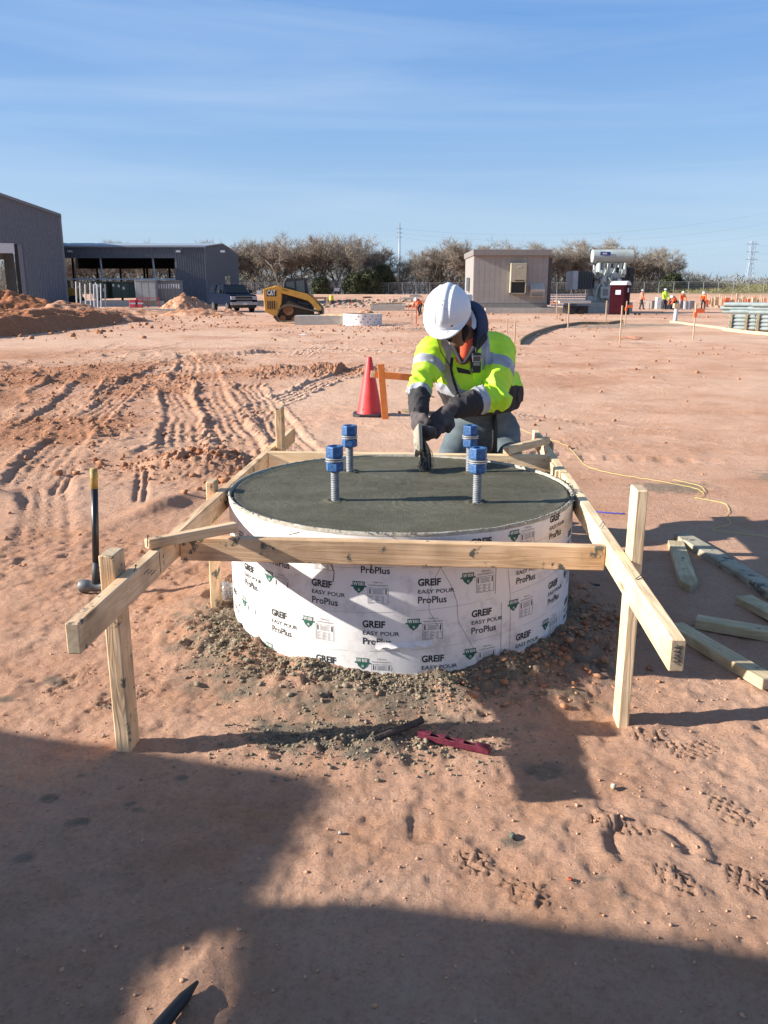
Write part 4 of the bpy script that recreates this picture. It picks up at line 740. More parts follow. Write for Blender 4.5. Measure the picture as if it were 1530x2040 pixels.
# gravel patch
def sheet(name, pts, z, mat, label, **kw):
    o = MB().prism(pts, z-.15, z, 2).build(name, mat, None); tag(o, label, **kw); return o
sheet('gravel_pad', [(FX(170, 84), 84), (FX(345, 82), 82), (FX(355, 70), 70), (FX(230, 69), 69)], .045, M('dark_gravel', (.10, .095, .09), .95, scale=9, col2=(.16, .15, .14), bump=.4), 'dark gravel patch in front of the cabinets', kind='structure')
# ================================================================== DIRT PILES
PILE = soil_mat('heap_soil', False); PILE_R = soil_mat('heap_soil_red', False, 1.)
def heap(name, lb, cx, cy, rx, ry, hgt, ang=0., res=60, seed=0, mat=None, prof=1., lump=.35, steep=None):
    u = np.linspace(-1.15, 1.15, res); A, B = np.meshgrid(u, u); r = np.hypot(A, B); n_ = fbm(A*2.2+seed, B*2.2+seed*3, 4, seed+3, .6); cl = 1-np.abs(fbm(A*rx*1.1+seed, B*ry*1.1, 5, seed+9, .65))*2
    z = hgt*np.clip(1-r**prof*(1-.25*n_), -.3, 1)*(1+lump*n_)+hgt*.22*cl*ss(1.1, .6, r)
    if steep is not None: z = hgt*ss(1.05, .78, np.abs(A)**1.0+.1*n_)*ss(1.05, .85-.3*steep, np.abs(B)+.12*n_)*(.75+.5*n_)+hgt*.16*cl*ss(1.1, .8, r)-.05
    c, s_ = cos(ang), sin(ang); X = A*rx*c-B*ry*s_; Y = A*rx*s_+B*ry*c; z = np.where(r > 1.12, -.2, z)+GH(cx+X, cy+Y)-.04
    i_ = np.arange(res*res).reshape(res, res); Fc = np.stack([i_[:-1, :-1], i_[:-1, 1:], i_[1:, 1:], i_[1:, :-1]], -1).reshape(-1, 4)
    o = link(name, np_mesh(name, np.stack([X, Y, z], -1).reshape(-1, 3), Fc), None, mat or PILE, True); o.location = (cx, cy, 0); tag(o, lb, 'dirt pile'); return o
heap('dirt_bank', 'long reddish bank of dug soil left of the haul road', -16.1, 35.5, 12.5, 3.3, .78, radians(92), 190, 2, PILE_R, steep=.5)
heap('dirt_pile', 'lumpy orange soil heaped on the back of the long bank', -16.5, 44, 4.5, 3.0, .95, .3, 90, 5)
heap('dirt_pile', 'shaded dark soil mound at the left edge below the hall', -23.5, 52, 5.5, 4.5, 1.5, .2, 90, 8, PILE_R)
heap('dirt_pile', 'dome of loose orange soil left of the pickup', FX(368, 82), 82, 2.6, 2.2, 1.35, 0, 60, 11)
heap('dirt_pile', 'low strip of dug soil in front of the gravel patch', FX(400, 57), 57, 3.2, 1.2, .5, .05, 70, 14)
heap('dirt_pile', 'small soil heap before the pickup wheels', FX(455, 58), 58, 1.2, .8, .45, 0, 50, 17)
heap('dirt_pile', 'trailing low end of the soil bank nearest the open hall', FX(240, 60), 60, 4.5, 2.0, .55, 0, 60, 19)
heap('dirt_pile', 'small soil heap beside the far slab', FX(728, 60), 60, .8, .8, .42, 0, 40, 23)
n = 900; X = rng.normal(-15, 2.6, n); Y = rng.uniform(26, 50, n); scatter('soil_clods', X, Y, .03+.12*rng.random(n)**5, CLOD, 'clods along the foot of the soil bank')
n = 800; X = rng.uniform(-9, 5, n); Y = rng.uniform(33, 42, n); k = fbm(X*.6, Y*.6, 3, 120) > 0; scatter('soil_clods', X[k], Y[k], .02+.07*rng.random(k.sum())**4, CLOD, 'clods round the far white form')
n = 1500; X = rng.uniform(-16, 22, n); Y = rng.uniform(42, 95, n); k = fbm(X*.3, Y*.3, 3, 121) > .1; scatter('soil_clods', X[k], Y[k], .03+.10*rng.random(k.sum())**5, CLOD, 'clods over the far half of the site')
# ================================================================== PICKUP
NAVY = M('navy_paint', (.005, .010, .024), .6, var=.05, spec=.03); GLS = M('dark_glass', (.012, .018, .024), .15, var=.02, spec=.35); CHR = M('chrome', (.28, .28, .30), .3, metal=.9); PLASTIC = M('black_plastic', (.02, .02, .02), .7)
def pickup(lb, loc, rz, cap=True, mat=NAVY):
    t = thing('pickup_truck', lb, 'pickup truck', loc, rz)     # nose towards -Y of the truck, ground at 0
    W_ = 1.0
    mb = MB(); mb.prism([(-3.0, .62), (-2.95, 1.02), (-2.75, 1.22), (-1.35, 1.30), (3.0, 1.30), (3.0, .58), (-2.4, .5)], -W_, W_, 0); mb.build('body', mat, t, bevel=.06, seg=2)
    def cabm(y0, y1, y2, y3, z0, z1, w0, w1):
        vs = [(-w0, y0, z0), (w0, y0, z0), (w0, y3, z0), (-w0, y3, z0), (-w1, y1, z1), (w1, y1, z1), (w1, y2, z1), (-w1, y2, z1)]
        return vs, [(0, 3, 2, 1), (4, 5, 6, 7), (0, 1, 5, 4), (1, 2, 6, 5), (2, 3, 7, 6), (3, 0, 4, 7)]
    MB().add(*cabm(-1.35, -.55, 1.15, 1.35, 1.27, 1.94, .94, .78)).build('cabin', mat, t, bevel=.05, seg=2)
    MB().add(*cabm(-1.30, -.63, -.60, -1.20, 1.34, 1.88, .85, .72)).build('windscreen', GLS, t).location = (0, -.035, .015)
    for s_ in (-1, 1):
        for a0, a1, b0, b1 in ((-.95, -.05, -.52, -.05), (.05, 1.1, .05, 1.02)):
            MB().add([(s_*.935, a0, 1.36), (s_*.935, a1, 1.36), (s_*.81, b1, 1.86), (s_*.81, b0, 1.86)], [(0, 1, 2, 3)] if s_ > 0 else [(3, 2, 1, 0)]).build('side_window', GLS, t).location = (s_*.012, 0, 0)
        mb = MB(); mb.bb((s_*1.02, -1.0, 1.32), (s_*1.28, -.88, 1.58)); mb.build('wing_mirror', PLASTIC, t, bevel=.03)
        mb = MB(); mb.bb((s_*.62, -3.04, .86), (s_*.97, -2.9, 1.12)); mb.build('headlight', M('lamp_lens', (.35, .36, .38), .2), t, bevel=.02)
        for yy in (-1.95, 1.9):
            w = thing('wheel', None, None, (0, 0, 0)); w.parent = t; del_ = [w.pop(k_) for k_ in ('label', 'category') if k_ in w]
            MB().tube((s_*.72, yy, .40), (s_*1.0, yy, .40), .40, n=24).build('tyre', TYR, w, bevel=.03); MB().tube((s_*.9, yy, .40), (s_*1.015, yy, .40), .24, n=16).build('rim', CHR, w)
    MB().bb((-.58, -3.05, .74), (.58, -2.93, 1.13)).build('grille', PLASTIC, t, bevel=.02)
    MB().bb((-.6, -3.07, .90), (.6, -3.04, .94)).bb((-.6, -3.07, 1.1), (.6, -3.04, 1.14)).bb((-.6, -3.07, .72), (.6, -3.04, .76)).build('grille_bar', CHR, t)['kind'] = 'stuff'
    mb = MB(); mb.prism([(-.99, -3.02), (-.7, -3.18), (.7, -3.18), (.99, -3.02), (.99, -2.9), (-.99, -2.9)], .5, .72, 2); mb.build('bumper', CHR, t, bevel=.02)
    MB().bb((-.15, -3.2, .52), (.15, -3.18, .66)).build('number_plate', WHT, t)
    MB().bb((-.9, -3.0, .3), (.9, -2.9, .5)).build('air_dam', PLASTIC, t)
    if cap:
        MB().add(*cabm(1.38, 1.42, 2.9, 2.98, 1.29, 1.92, .96, .84)).build('bed_cap', mat, t, bevel=.05, seg=2)
        for s_ in (-1, 1): MB().add([(s_*.945, 1.6, 1.42), (s_*.945, 2.8, 1.42), (s_*.885, 2.75, 1.78), (s_*.885, 1.65, 1.78)], [(0, 1, 2, 3)] if s_ > 0 else [(3, 2, 1, 0)]).build('cap_window', GLS, t).location = (s_*.014, 0, 0)
    return t
yt = 70; pickup('dark navy crew-cab pickup with bed cap facing the camera by the charcoal hall', (FX(456, yt), yt+1.5, gz1(-12, 70)), radians(26)).scale = (1.12, 1.12, 1.12)
# ================================================================== SKID STEER
ysk = 42.; SK = thing('track_loader', 'yellow compact track loader with CAT on its rear, facing right', 'track loader', (FX(523, ysk), ysk, gz1(-6, 42)))
def SP(pts, v=True): return [((u/3.643+460-523)/40.6, (650-(w/3.643+430))/42+.03) for u, w in pts]
mb = MB(); mb.prism(SP([(232, 556), (330, 528), (372, 560), (366, 655), (335, 752), (300, 750), (240, 718)]), 0, 1.5, 1); mb.build('rear_body', YEL, SK, bevel=.03)
mb = MB(); mb.prism(SP([(330, 560), (560, 600), (590, 700), (340, 740)]), .25, 1.25, 1); mb.build('chassis', BLK, SK)
mb = MB(); mb.prism(SP([(300, 760), (330, 680), (420, 640), (470, 660), (600, 716), (596, 790), (330, 795)]), .02, .3, 1); mb.build('undercarriage', M('frame_brown', (.05, .03, .016), .8), SK, bevel=.02)
for k, yy in enumerate((-.16, 1.30)):
    lp = SP([(328, 752), (345, 700), (385, 668), (425, 662), (640, 722), (655, 752), (640, 778), (375, 797), (340, 785)]); c = np.mean(lp, 0); inn = [((p[0]-c[0])*.94+c[0], (p[1]-c[1])*.80+c[1]) for p in lp]; n = len(lp)
    vs = [(p[0], yy, p[1]) for p in lp]+[(p[0], yy+.4, p[1]) for p in lp]+[(p[0], yy, p[1]) for p in inn]+[(p[0], yy+.4, p[1]) for p in inn]
    fs = []
    for i in range(n): j = (i+1) % n; fs += [(i, j, n+j, n+i), (2*n+i, 3*n+i, 3*n+j, 2*n+j), (i, 2*n+i, 2*n+j, j), (n+i, n+j, 3*n+j, 3*n+i)]
    MB().add(vs, fs).build('track', M('track_rubber', (.11, .085, .065), .9), SK)
sp = SP([(415, 706), (372, 768), (455, 775), (520, 768), (585, 762)])
for i, (a, b) in enumerate(sp): MB().tube((a, -.13, b), (a, .2, b), [.26, .15, .11, .11, .15][i], n=18).build('track_wheel', M('wheel_brown', (.16, .07, .03), .8), SK)
for yy in (-.08, 1.42):
    mb = MB(); mb.prism(SP([(300, 545), (345, 528), (390, 548), (560, 590), (600, 625), (655, 690), (655, 712), (620, 712), (590, 665), (560, 640), (380, 588), (350, 570)]), yy, yy+.16, 1); mb.build('lift_arm', YEL, SK, bevel=.015)
mb = MB(); mb.prism(SP([(372, 560), (382, 498), (402, 474), (555, 476), (556, 492), (545, 496), (563, 600), (540, 600)]), .3, 1.28, 1); mb.build('cab_frame', BLK, SK, bevel=.02)
for a, b in (((398, 498), (462, 552)), ((472, 490), (535, 582))):
    q = SP([(a[0], a[1]+6), (b[0]-6, a[1]), (b[0], b[1]), (a[0]+2, b[1]-18)]); mb = MB(); mb.prism(q, .28, .31, 1); mb.build('cab_window', M('cab_glass', (.06, .085, .085), .3), SK)
mb = MB(); mb.prism(SP([(240, 548), (300, 535), (360, 540), (345, 560), (245, 562)]), .1, 1.4, 1); mb.build('engine_hood', M('hood_brown', (.08, .05, .02), .7), SK)
V, Fc = fit('CAT', .40, .24, .03); q = SP([(264, 598)])[0]; MB().add([(q[0]+a, -.008, q[1]+b) for a, b in V], Fc).build('lettering', WHT, SK)
q = SP([(262, 603), (330, 563)]); MB().bb((q[0][0]-.02, -.004, q[0][1]-.03), (q[1][0], .01, q[1][1]+.02)).build('logo_panel', M('decal_black', (.02, .018, .015), .6), SK)
mb = MB(); mb.prism([(q[0][0]+.12, q[0][1]+.02), (q[0][0]+.30, q[0][1]+.02), (q[0][0]+.21, q[0][1]+.12)], -.006, 0, 1); mb.build('logo_triangle', YEL, SK)
V, Fc = fit('299D3', .3, .07, .01); q = SP([(372, 562)])[0]; o = MB().add([(q[0]+a*.97, -.092, q[1]+b-a*.22) for a, b in V], Fc).build('model_number', BLK, SK)
MB().prism(SP([(620, 680), (660, 700), (660, 745), (640, 745)]), .05, 1.45, 1).build('coupler', BLK, SK)
for k in range(4): q = SP([(262+k*16, 640), (270+k*16, 700)]); MB().bb((q[0][0], -.012, q[1][1]), (q[1][0], 0, q[0][1])).build('vent_slot', BLK, SK)
for a, b, r_, mt in (((392, 590), (480, 650), .045, BLK), ((480, 650), (560, 668), .028, CHR), ((400, 620), (540, 640), .02, BLK), ((430, 600), (590, 690), .02, BLK), ((600, 640), (640, 700), .03, CHR)):
    q = SP([a, b]); MB().tube((q[0][0], .2, q[0][1]), (q[1][0], .2, q[1][1]), r_, n=8).build('hydraulic_line', mt, SK)
for u_ in (410, 545): q = SP([(u_, 470)])[0]; MB().bb((q[0]-.05, .35, q[1]), (q[0]+.05, .5, q[1]+.07)).build('work_light', WHT, SK)
# ---- far form and slabs
yf = 39.5; ff = thing('cardboard_form', 'low white cardboard ring form on the ground beside the grey slab', 'concrete form', (FX(722, yf+.9), yf+.9, gz1(-1, 40)))
MB().lathe([(.92, -.05), (.92, .52)], n=64).build('wall', PAPER, ff, smooth=True); MB().lathe([(.90, .52), (.90, -.05)], n=64).build('inner_wall', KRAFT, ff, smooth=True); MB().lathe([(.92, .52), (.90, .522)], n=64).build('rim', KRAFT, ff)
mk = MB()
for k in range(26):
    a = radians(-90+k*7); z = .12+.13*(k % 3); mk.add([(sin(a+d)*.925, -cos(a+d)*.925, z+e) for d, e in ((0, 0), (.06, 0), (.06, .06), (0, .06))], [(0, 1, 2, 3)])
o = mk.build('lettering', GREY_INK, ff); o['kind'] = 'stuff'
o = MB().bb((FX(583, 40), 40.5, -.1), (FX(690, 40), 43.5, .42)).build('concrete_slab', CONCR, None); tag(o, 'grey concrete slab between the track loader and the far white form', 'concrete slab')
for k, (u0, u1, yy, z) in enumerate(((628, 690, 42.2, .46), (640, 700, 41.2, .44))): 
    o = board('plank', None, (FX(u0, yy), yy, z), (FX(u1, yy), yy-.6, z), .25, .04, PINE); tag(o, ['pale plank laid on the back of the far grey slab', 'pale plank laid on the front of the far grey slab'][k], 'board')
ba = heap('cement_bag', 'white torn bag lying on the sand before the track loader', FX(606, 31.3), 31.3, .32, .12, .07, .3, 24, 31, M('bag_white', (.72, .70, .66), .7)); ba['category'] = 'bag'
o = MB().bb((FX(738, 74), 74, 0), (FX(806, 74), 78, .48)).build('concrete_slab', CONCR, None); tag(o, 'far raised concrete slab with planks on it, left of the worker helmet', 'concrete slab')
for k in range(4):
    yy = 74.3+k; o = board('plank', None, (FX(735+k*6, yy), yy, .52+.03*k), (FX(790+k*6, yy), yy+.8, .55+.12*(k == 2)), .25, .06, PINE_D if k % 2 else PINE); tag(o, ['nearest pale', 'second grey', 'third pale tilted', 'rearmost grey'][k]+' plank lying across the far raised slab', 'board', 'planks on the far raised slab')
# material stacks near the fence
for k, (u, v, w, hh, c) in enumerate(((700, 583, 40, 5, 'b'), (785, 581, 26, 4, 'k'), (815, 582, 40, 5, 'g'), (640, 585, 30, 4, 'b'), (730, 582, 22, 3, 'k'), (830, 590, 30, 5, 'g'), (610, 583, 30, 4, 'g'))):
    yy = 120+6*k; mt = {'b': PINE_D, 'k': BLK, 'g': CONCR}[c]; z = gz1(FX(u, yy), yy); mb = MB()
    for j in range(6): mb.bb((FX(u-w/2, yy)+rng.random(), yy+j*.4, z), (FX(u+w/2, yy)-rng.random(), yy+j*.4+.3, z+hh*yy/1765*(.5+.5*rng.random())))
    o = mb.build('material_stack', mt, None); o['kind'] = 'stuff'; tag(o, ['brown', 'black', 'grey', 'brown low', 'small black', 'broad grey', 'pale grey'][k]+' stack of building material near the chain link fence')
n = 700; X = np.array([FX(u_, 108) for u_ in rng.uniform(610, 930, n)]); Y = rng.uniform(88, 130, n); kk = fbm(X*.25, Y*.3, 3, 150) > -.05; scatter('rubble', X[kk], Y[kk], .08+.4*rng.random(kk.sum())**3, M('rubble_grey', (.26, .20, .15), .95, scale=1, col2=(.42, .36, .29)), 'low rubble and spoil strewn before the chain link fence', flat=.45)
n = 500; X = rng.uniform(30, 62, n); Y = rng.uniform(86, 125, n); kk = fbm(X*.25, Y*.3, 3, 151) > 0; scatter('rubble', X[kk], Y[kk], .08+.3*rng.random(kk.sum())**3, M('rubble_red', (.36, .19, .11), .95, scale=1, col2=(.48, .30, .2)), 'low spoil strewn among the far formwork', flat=.45)
# yellow water cooler post
yy = 104; o = thing('cooler', 'yellow drum with dark base by a pale post behind the loader', 'cooler', (FX(660, yy), yy, gz1(FX(660, yy), yy))); MB().tube((0, 0, 0), (0, 0, .55), .28, n=16).build('base', M('cooler_brown', (.08, .04, .025), .7), o); MB().tube((0, 0, .55), (0, 0, 1.15), .26, n=16).build('drum', M('cooler_yellow', (.65, .55, .05), .5), o, bevel=.03)
# ================================================================== CONTROL BUILDING
yc = 63.; x0, x1 = FX(943, yc), FX(1090, yc); zt_, zb = FZ(504, yc), FZ(605, yc)
BEI = M('beige_panel', (.27, .245, .225), .6, scale=2, col2=(.31, .285, .262)); BEI2 = M('roof_beige', (.21, .19, .175), .6)
cb = thing('control_building', 'beige prefabricated control building behind the worker', 'building', (x0, yc, zb)); w = x1-x0; hh = zt_-zb
MB().bb((0, .03, 0), (w, 6.5, hh)).build('wall', BEI, cb)
for k in range(14): MB().bb((w*k/14+.006, 0, .02), (w*(k+1)/14-.006, .028, hh-.02)).build('panel', BEI, cb)
for k in range(6): MB().bb((-.028, .1+k*1.06, .02), (0, 1.13+k*1.06, hh-.02)).build('panel', BEI, cb)
MB().bb((-.12, -.3, hh-.22), (w+.12, 6.8, hh+.20)).build('roof', BEI2, cb, bevel=.02)
MB().bb((-.02, -.06, -.28), (w+.02, 6.5, -.005)).build('skid_base', M('skid_beige', (.22, .2, .18), .6), cb)
MB().bb((w+.02, .25, -.1), (w+.3, 1.0, hh-.35)).build('side_door', M('dark_door', (.07, .065, .065), .6), cb)
MB().bb((-.3, 2.5, .9), (-.1, 3.5, 1.9)).build('side_box', GCB, cb)
ac = thing('air_conditioner', 'tall beige wall air conditioner with a black lower grille on the control building', 'air conditioner', (FX(1014, yc), yc, FZ(585, yc))); aw = FX(1045, yc)-FX(1014, yc); ah = FZ(525, yc)-FZ(585, yc); BG3 = M('ac_beige', (.38, .34, .24), .55)
MB().bb((0, -.55, ah*.38), (aw, 0, ah)).build('casing', BG3, ac, bevel=.02); MB().bb((0, -.55, 0), (.06, 0, ah*.38)).bb((aw-.06, -.55, 0), (aw, 0, ah*.38)).bb((0, -.55, 0), (aw, 0, .05)).build('frame', BG3, ac)['kind'] = 'stuff'
MB().bb((.06, -.3, .05), (aw-.06, -.02, ah*.38)).build('grille', BLK, ac); MB().bb((.3, -.565, ah*.42), (aw-.15, -.555, ah*.45)).build('slot', BLK, ac); MB().bb((.45, -.565, ah*.86), (.75, -.555, ah*.9)).build('label_plate', WHT, ac)
vh = thing('vent_hood', 'pale slanted vent hood with louvres at the right of the control building', 'vent hood', (FX(1055, yc), yc, FZ(592, yc))); vw = FX(1083, yc)-FX(1055, yc); vz = FZ(564, yc)-FZ(592, yc)
MB().prism([(0, 0), (-.3, 0), (-.45, vz*.55), (0, vz)], 0, vw, 0).build('hood', M('vent_pale', (.42, .40, .36), .5), vh)
for k in range(4): MB().bb((.08, -.42, .05+k*.13), (vw-.08, -.3, .11+k*.13)).build('louvre', M('louvre', (.22, .2, .18), .5), vh)
o = MB().tube((FX(1050, yc), yc-.12, FZ(567, yc)), (FX(1050, yc), yc, FZ(567, yc)), .13, n=16).build('alarm_bell', M('bell_blue', (.2, .25, .38), .4), None); tag(o, 'round blue grey bell on the beige wall left of the vent hood', 'alarm bell')
o = MB().bb((FX(968, yc-.6), yc-.6, -.1), (FX(1128, yc-.6), yc+8, zb-.29)).build('equipment_pad', CONCR, None); tag(o, 'concrete pad under the beige control building', 'concrete pad')
# ================================================================== TRANSFORMER
ytf = 66; TG = M('transformer_grey', (.34, .385, .36), .6, scale=2, col2=(.47, .52, .49)); TG2 = M('radiator_grey', (.06, .068, .075), .5)
tf = thing('power_transformer', 'big grey green power transformer with a horizontal tank, right of the control building', 'transformer', (FX(1218, ytf), ytf, FZ(602, ytf)))
def TX(u): return FX(u, ytf)-FX(1218, ytf)
def TZ(v): return FZ(v, ytf)-FZ(602, ytf)
MB().tube((TX(1176), .2, TZ(511)), (TX(1256), .2, TZ(511)), (TZ(498)-TZ(524))/2, n=28).build('oil_tank', TG, tf, smooth=False, bevel=.03)
MB().bb((TX(1189), -.32, TZ(510)), (TX(1209), -.30, TZ(503))).build('maker_plate', M('plate_blue', (.02, .04, .25), .4), tf)
V, Fc = fit('ABB', .42, .15, .02); 
MB().bb((TX(1193), -.325, TZ(508)), (TX(1202), -.321, TZ(505))).build('plate_mark', WHT, tf)
MB().bb((TX(1183), 0, 0), (TX(1240), 2.4, TZ(545))).build('main_tank', TG, tf, bevel=.03)
for k in range(5): MB().bb((TX(1186+k*11), -.12, .1), (TX(1188.5+k*11), 0, TZ(547))).build('stiffener', TG, tf)
MB().bb((TX(1170), -.1, -.0), (TX(1190), .5, TZ(590))).build('valve_box', TG, tf)
MB().bb((TX(1138), -.3, TZ(577)), (TX(1148), 2.2, TZ(540))).build('radiator_end', M('rad_pale', (.42, .46, .48), .5), tf)
for k in range(9): MB().bb((TX(1148.6+k*3.3), -.25, TZ(576)), (TX(1150.8+k*3.3), 2.1, TZ(541))).build('radiator_fin', TG2, tf)
for k in range(3):
    for j in range(2): 
        c = (TX(1232+k*11), .1, TZ(541+j*15)); MB().tube((c[0], c[1]-.15, c[2]), (c[0], c[1]+.5, c[2]), .24, n=16).build('cooling_fan', BLK, tf)
MB().bb((TX(1226), .2, TZ(572)), (TX(1262), 2, TZ(533))).build('radiator_bank', TG2, tf)
for i, (u, v0, r_) in enumerate(((1182, 528, .10), (1187, 530, .08), (1193, 526, .11), (1200, 527, .09), (1207, 531, .08), (1215, 524, .12), (1222, 528, .09), (1229, 530, .08), (1236, 527, .1))):
    pr = []; z0, z1 = TZ(549), TZ(v0); m = 9
    for j in range(m): a = z0+(z1-z0)*j/m; pr += [(r_*.55, a), (r_, a+(z1-z0)/m*.4), (r_*.55, a+(z1-z0)/m*.8)]
    MB().lathe(pr+[(0, z1)], (TX(u), .3+.35*(i % 3), 0), 10).build('bushing', M('porcelain', (.55, .57, .55), .4), tf, smooth=True)
for a, b in (((1190, 524), (1190, 548)), ((1240, 524), (1240, 548)), ((1203, 548), (1188, 575)), ((1188, 575), (1184, 600)), ((1214, 545), (1228, 560))): MB().tube((TX(a[0]), -.15, TZ(a[1])), (TX(b[0]), -.15, TZ(b[1])), .11, n=8).build('pipe', TG, tf)
MB().bb((TX(1193), -.55, TZ(594)), (TX(1211), -.05, TZ(571))).build('control_cabinet', TG, tf, bevel=.03); MB().bb((TX(1197), -.57, TZ(589)), (TX(1207), -.552, TZ(576))).build('cabinet_window', M('win_grey', (.18, .2, .2), .3), tf)
rs = random.Random(44)
for k in range(26):
    u_ = rs.uniform(1180, 1236); v_ = rs.uniform(545, 600); a = (TX(u_), -.2-.25*rs.random(), TZ(v_))
    if k % 3: MB().bb(a, (a[0]+rs.uniform(.12, .5), -.05, a[2]+rs.uniform(.1, .4))).build('junction_box', TG if k % 4 else TG2, tf)
    else: MB().tube(a, (a[0]+rs.uniform(-.6, .6), a[1], a[2]+rs.uniform(.3, 1.0)), .055, n=6).build('pipe', TG, tf)
for k in range(5): MB().tube((TX(1186+k*11), 0, TZ(552)), (TX(1189+k*11), .0, TZ(524)), .09, .13, n=10).build('riser', TG, tf)
MB().bb((TX(1180), -.1, TZ(553)), (TX(1242), 1.8, TZ(544))).build('cover_flange', TG, tf, bevel=.03)
o = MB().bb((FX(1150, ytf-.8), ytf-.8, -.1), (FX(1262, ytf-.8), ytf+4, FZ(602, ytf)-.01)).build('equipment_pad', CONCR, None); tag(o, 'concrete plinth under the power transformer', 'concrete pad')
lg = thing('beam_trailer', 'low flat trailer with dark underside left of the transformer plinth', 'trailer', (FX(1150, 60), 60, 0)); MB().bb((-1.2, 0, .78), (1.0, 2, .95)).build('deck', M('deck_pale', (.42, .40, .37), .7), lg); MB().bb((-.6, .3, .1), (.9, 1.7, .6)).build('undercarriage', BLK, lg)
for a in (-.3, .4): MB().tube((a, .1, .25), (a, .3, .25), .25, n=14).build('wheel', TYR, lg)
MB().bb((-1.6, .5, .80), (-1.2, .9, .9)).build('drawbar', M('red_bar', (.5, .08, .03), .6), lg)
pk = MB()
for i in range(5):
    for j in range(14): pk.tube((FX(1098+j*6, 85), 85+i*.3, .35+i*.24), (FX(1103+j*6, 85), 85+i*.3, .35+i*.24), .1, n=6)
o = pk.build('steel_rack', M('rack_steel', (.25, .28, .32), .5, metal=.4), None); o['kind'] = 'stuff'; tag(o, 'rows of stacked galvanised steel seen between the control building and transformer')
# porta potty
pp = thing('portable_toilet', 'dark maroon portable toilet with white domed roof before the transformer', 'portable toilet', (FX(1240, 58.7), 59.3, gz1(16, 59)), radians(-32)); MR = M('maroon_plastic', (.030, .004, .008), .7, scale=4, col2=(.042, .006, .011), spec=.05)
MB().bb((-.55, -.55, .05), (.55, .55, 1.98)).build('body', MR, pp, bevel=.03)
mb = MB(); mb.prism([(-.58, 1.98), (.58, 1.98), (.57, 2.06), (.35, 2.2), (0, 2.26), (-.35, 2.2), (-.57, 2.06)], -.58, .58, 0); mb.build('roof', M('roof_white', (.6, .6, .58), .4), pp, bevel=.02)
MB().bb((-.45, -.575, .12), (.45, -.552, 1.9)).build('door', MR, pp); MB().bb((-.15, -.585, 1.35), (.22, -.577, 1.65)).build('sign', M('sign_pale', (.45, .5, .6), .5), pp); MB().bb((.552, -.2, 1.5), (.56, .15, 1.8)).build('sign', M('sign_pale', (.45, .5, .6), .5), pp); MB().bb((-.6, -.6, 0), (.6, .6, .05)).build('base', BLK, pp)
# ================================================================== PIPE BUNDLES
PV = M('pipe_grey', (.26, .31, .30), .5, scale=4, col2=(.34, .39, .37)); PI_ = M('pipe_bore', (.012, .012, .013), .8)
def pipe_mesh(L, r):
    mb = MB(); n = 14
    R_ = Matrix.Rotation(pi/2, 3, 'Y'); mb.lathe([(r, 0), (r, L)], n=n, R=R_); mb.mi = 1; mb.lathe([(r*.84, L), (r*.84, L-.25), (0, L-.25)], n=n, R=R_); mb.lathe([(0, .2), (r*.84, .2), (r*.84, 0)], n=n, R=R_); mb.mi = 0; mb.lathe([(r, L), (r*.84, L)], n=n, R=R_); mb.lathe([(r*.84, 0), (r, 0)], n=n, R=R_)
    me = mb.mesh('pipe'); me.materials.append(PV); me.materials.append(PI_); return me
pm = pipe_mesh(1.0, .075); pm2 = pipe_mesh(1.45, .080)
def bundle(lb, loc, rz, nx_, nz_, me_, r, z0, straps=True, jit=0.):
    t = thing('pipe_bundle', lb, 'pipe bundle', loc, rz, 'bundles of grey pipe at the right edge')
    for j in range(nz_):
        for i in range(nx_-(j % 2 if not straps else 0)):
            o = link('pipe', me_, t); o.location = (jit*(rng.random()-.5), (i+.5*(j % 2 if not straps else 0))*2.02*r, z0+r+j*(2.0*r if straps else 1.8*r))
    if straps:
        for x_ in (.04, .62): MB().bb((x_, -r-.05, z0-.04), (x_+.09, -r-.005, z0+nz_*2*r+.04)).build('strap_post', PINE_D, t)
    return t
g0 = gz1(14, 33); az = radians(-32)
bundle('lower left strapped bundle of thin grey pipes', (FX(1458, 34.6), 34.6, g0), az, 5, 4, pm, .075, .04)
bundle('lower right strapped bundle of thin grey pipes at the picture edge', (FX(1512, 33.6), 33.6, g0), az, 5, 4, pm, .075, .04)
bundle('upper loose pile of wider grey pipes with open black ends', (FX(1450, 35.3), 35.3, g0), az, 7, 3, pm2, .080, .66, False, .5)
bundle('upper right pile of wider grey pipes at the picture edge', (FX(1502, 33.8), 33.8, g0), az, 5, 3, pm2, .080, .66, False, .4)
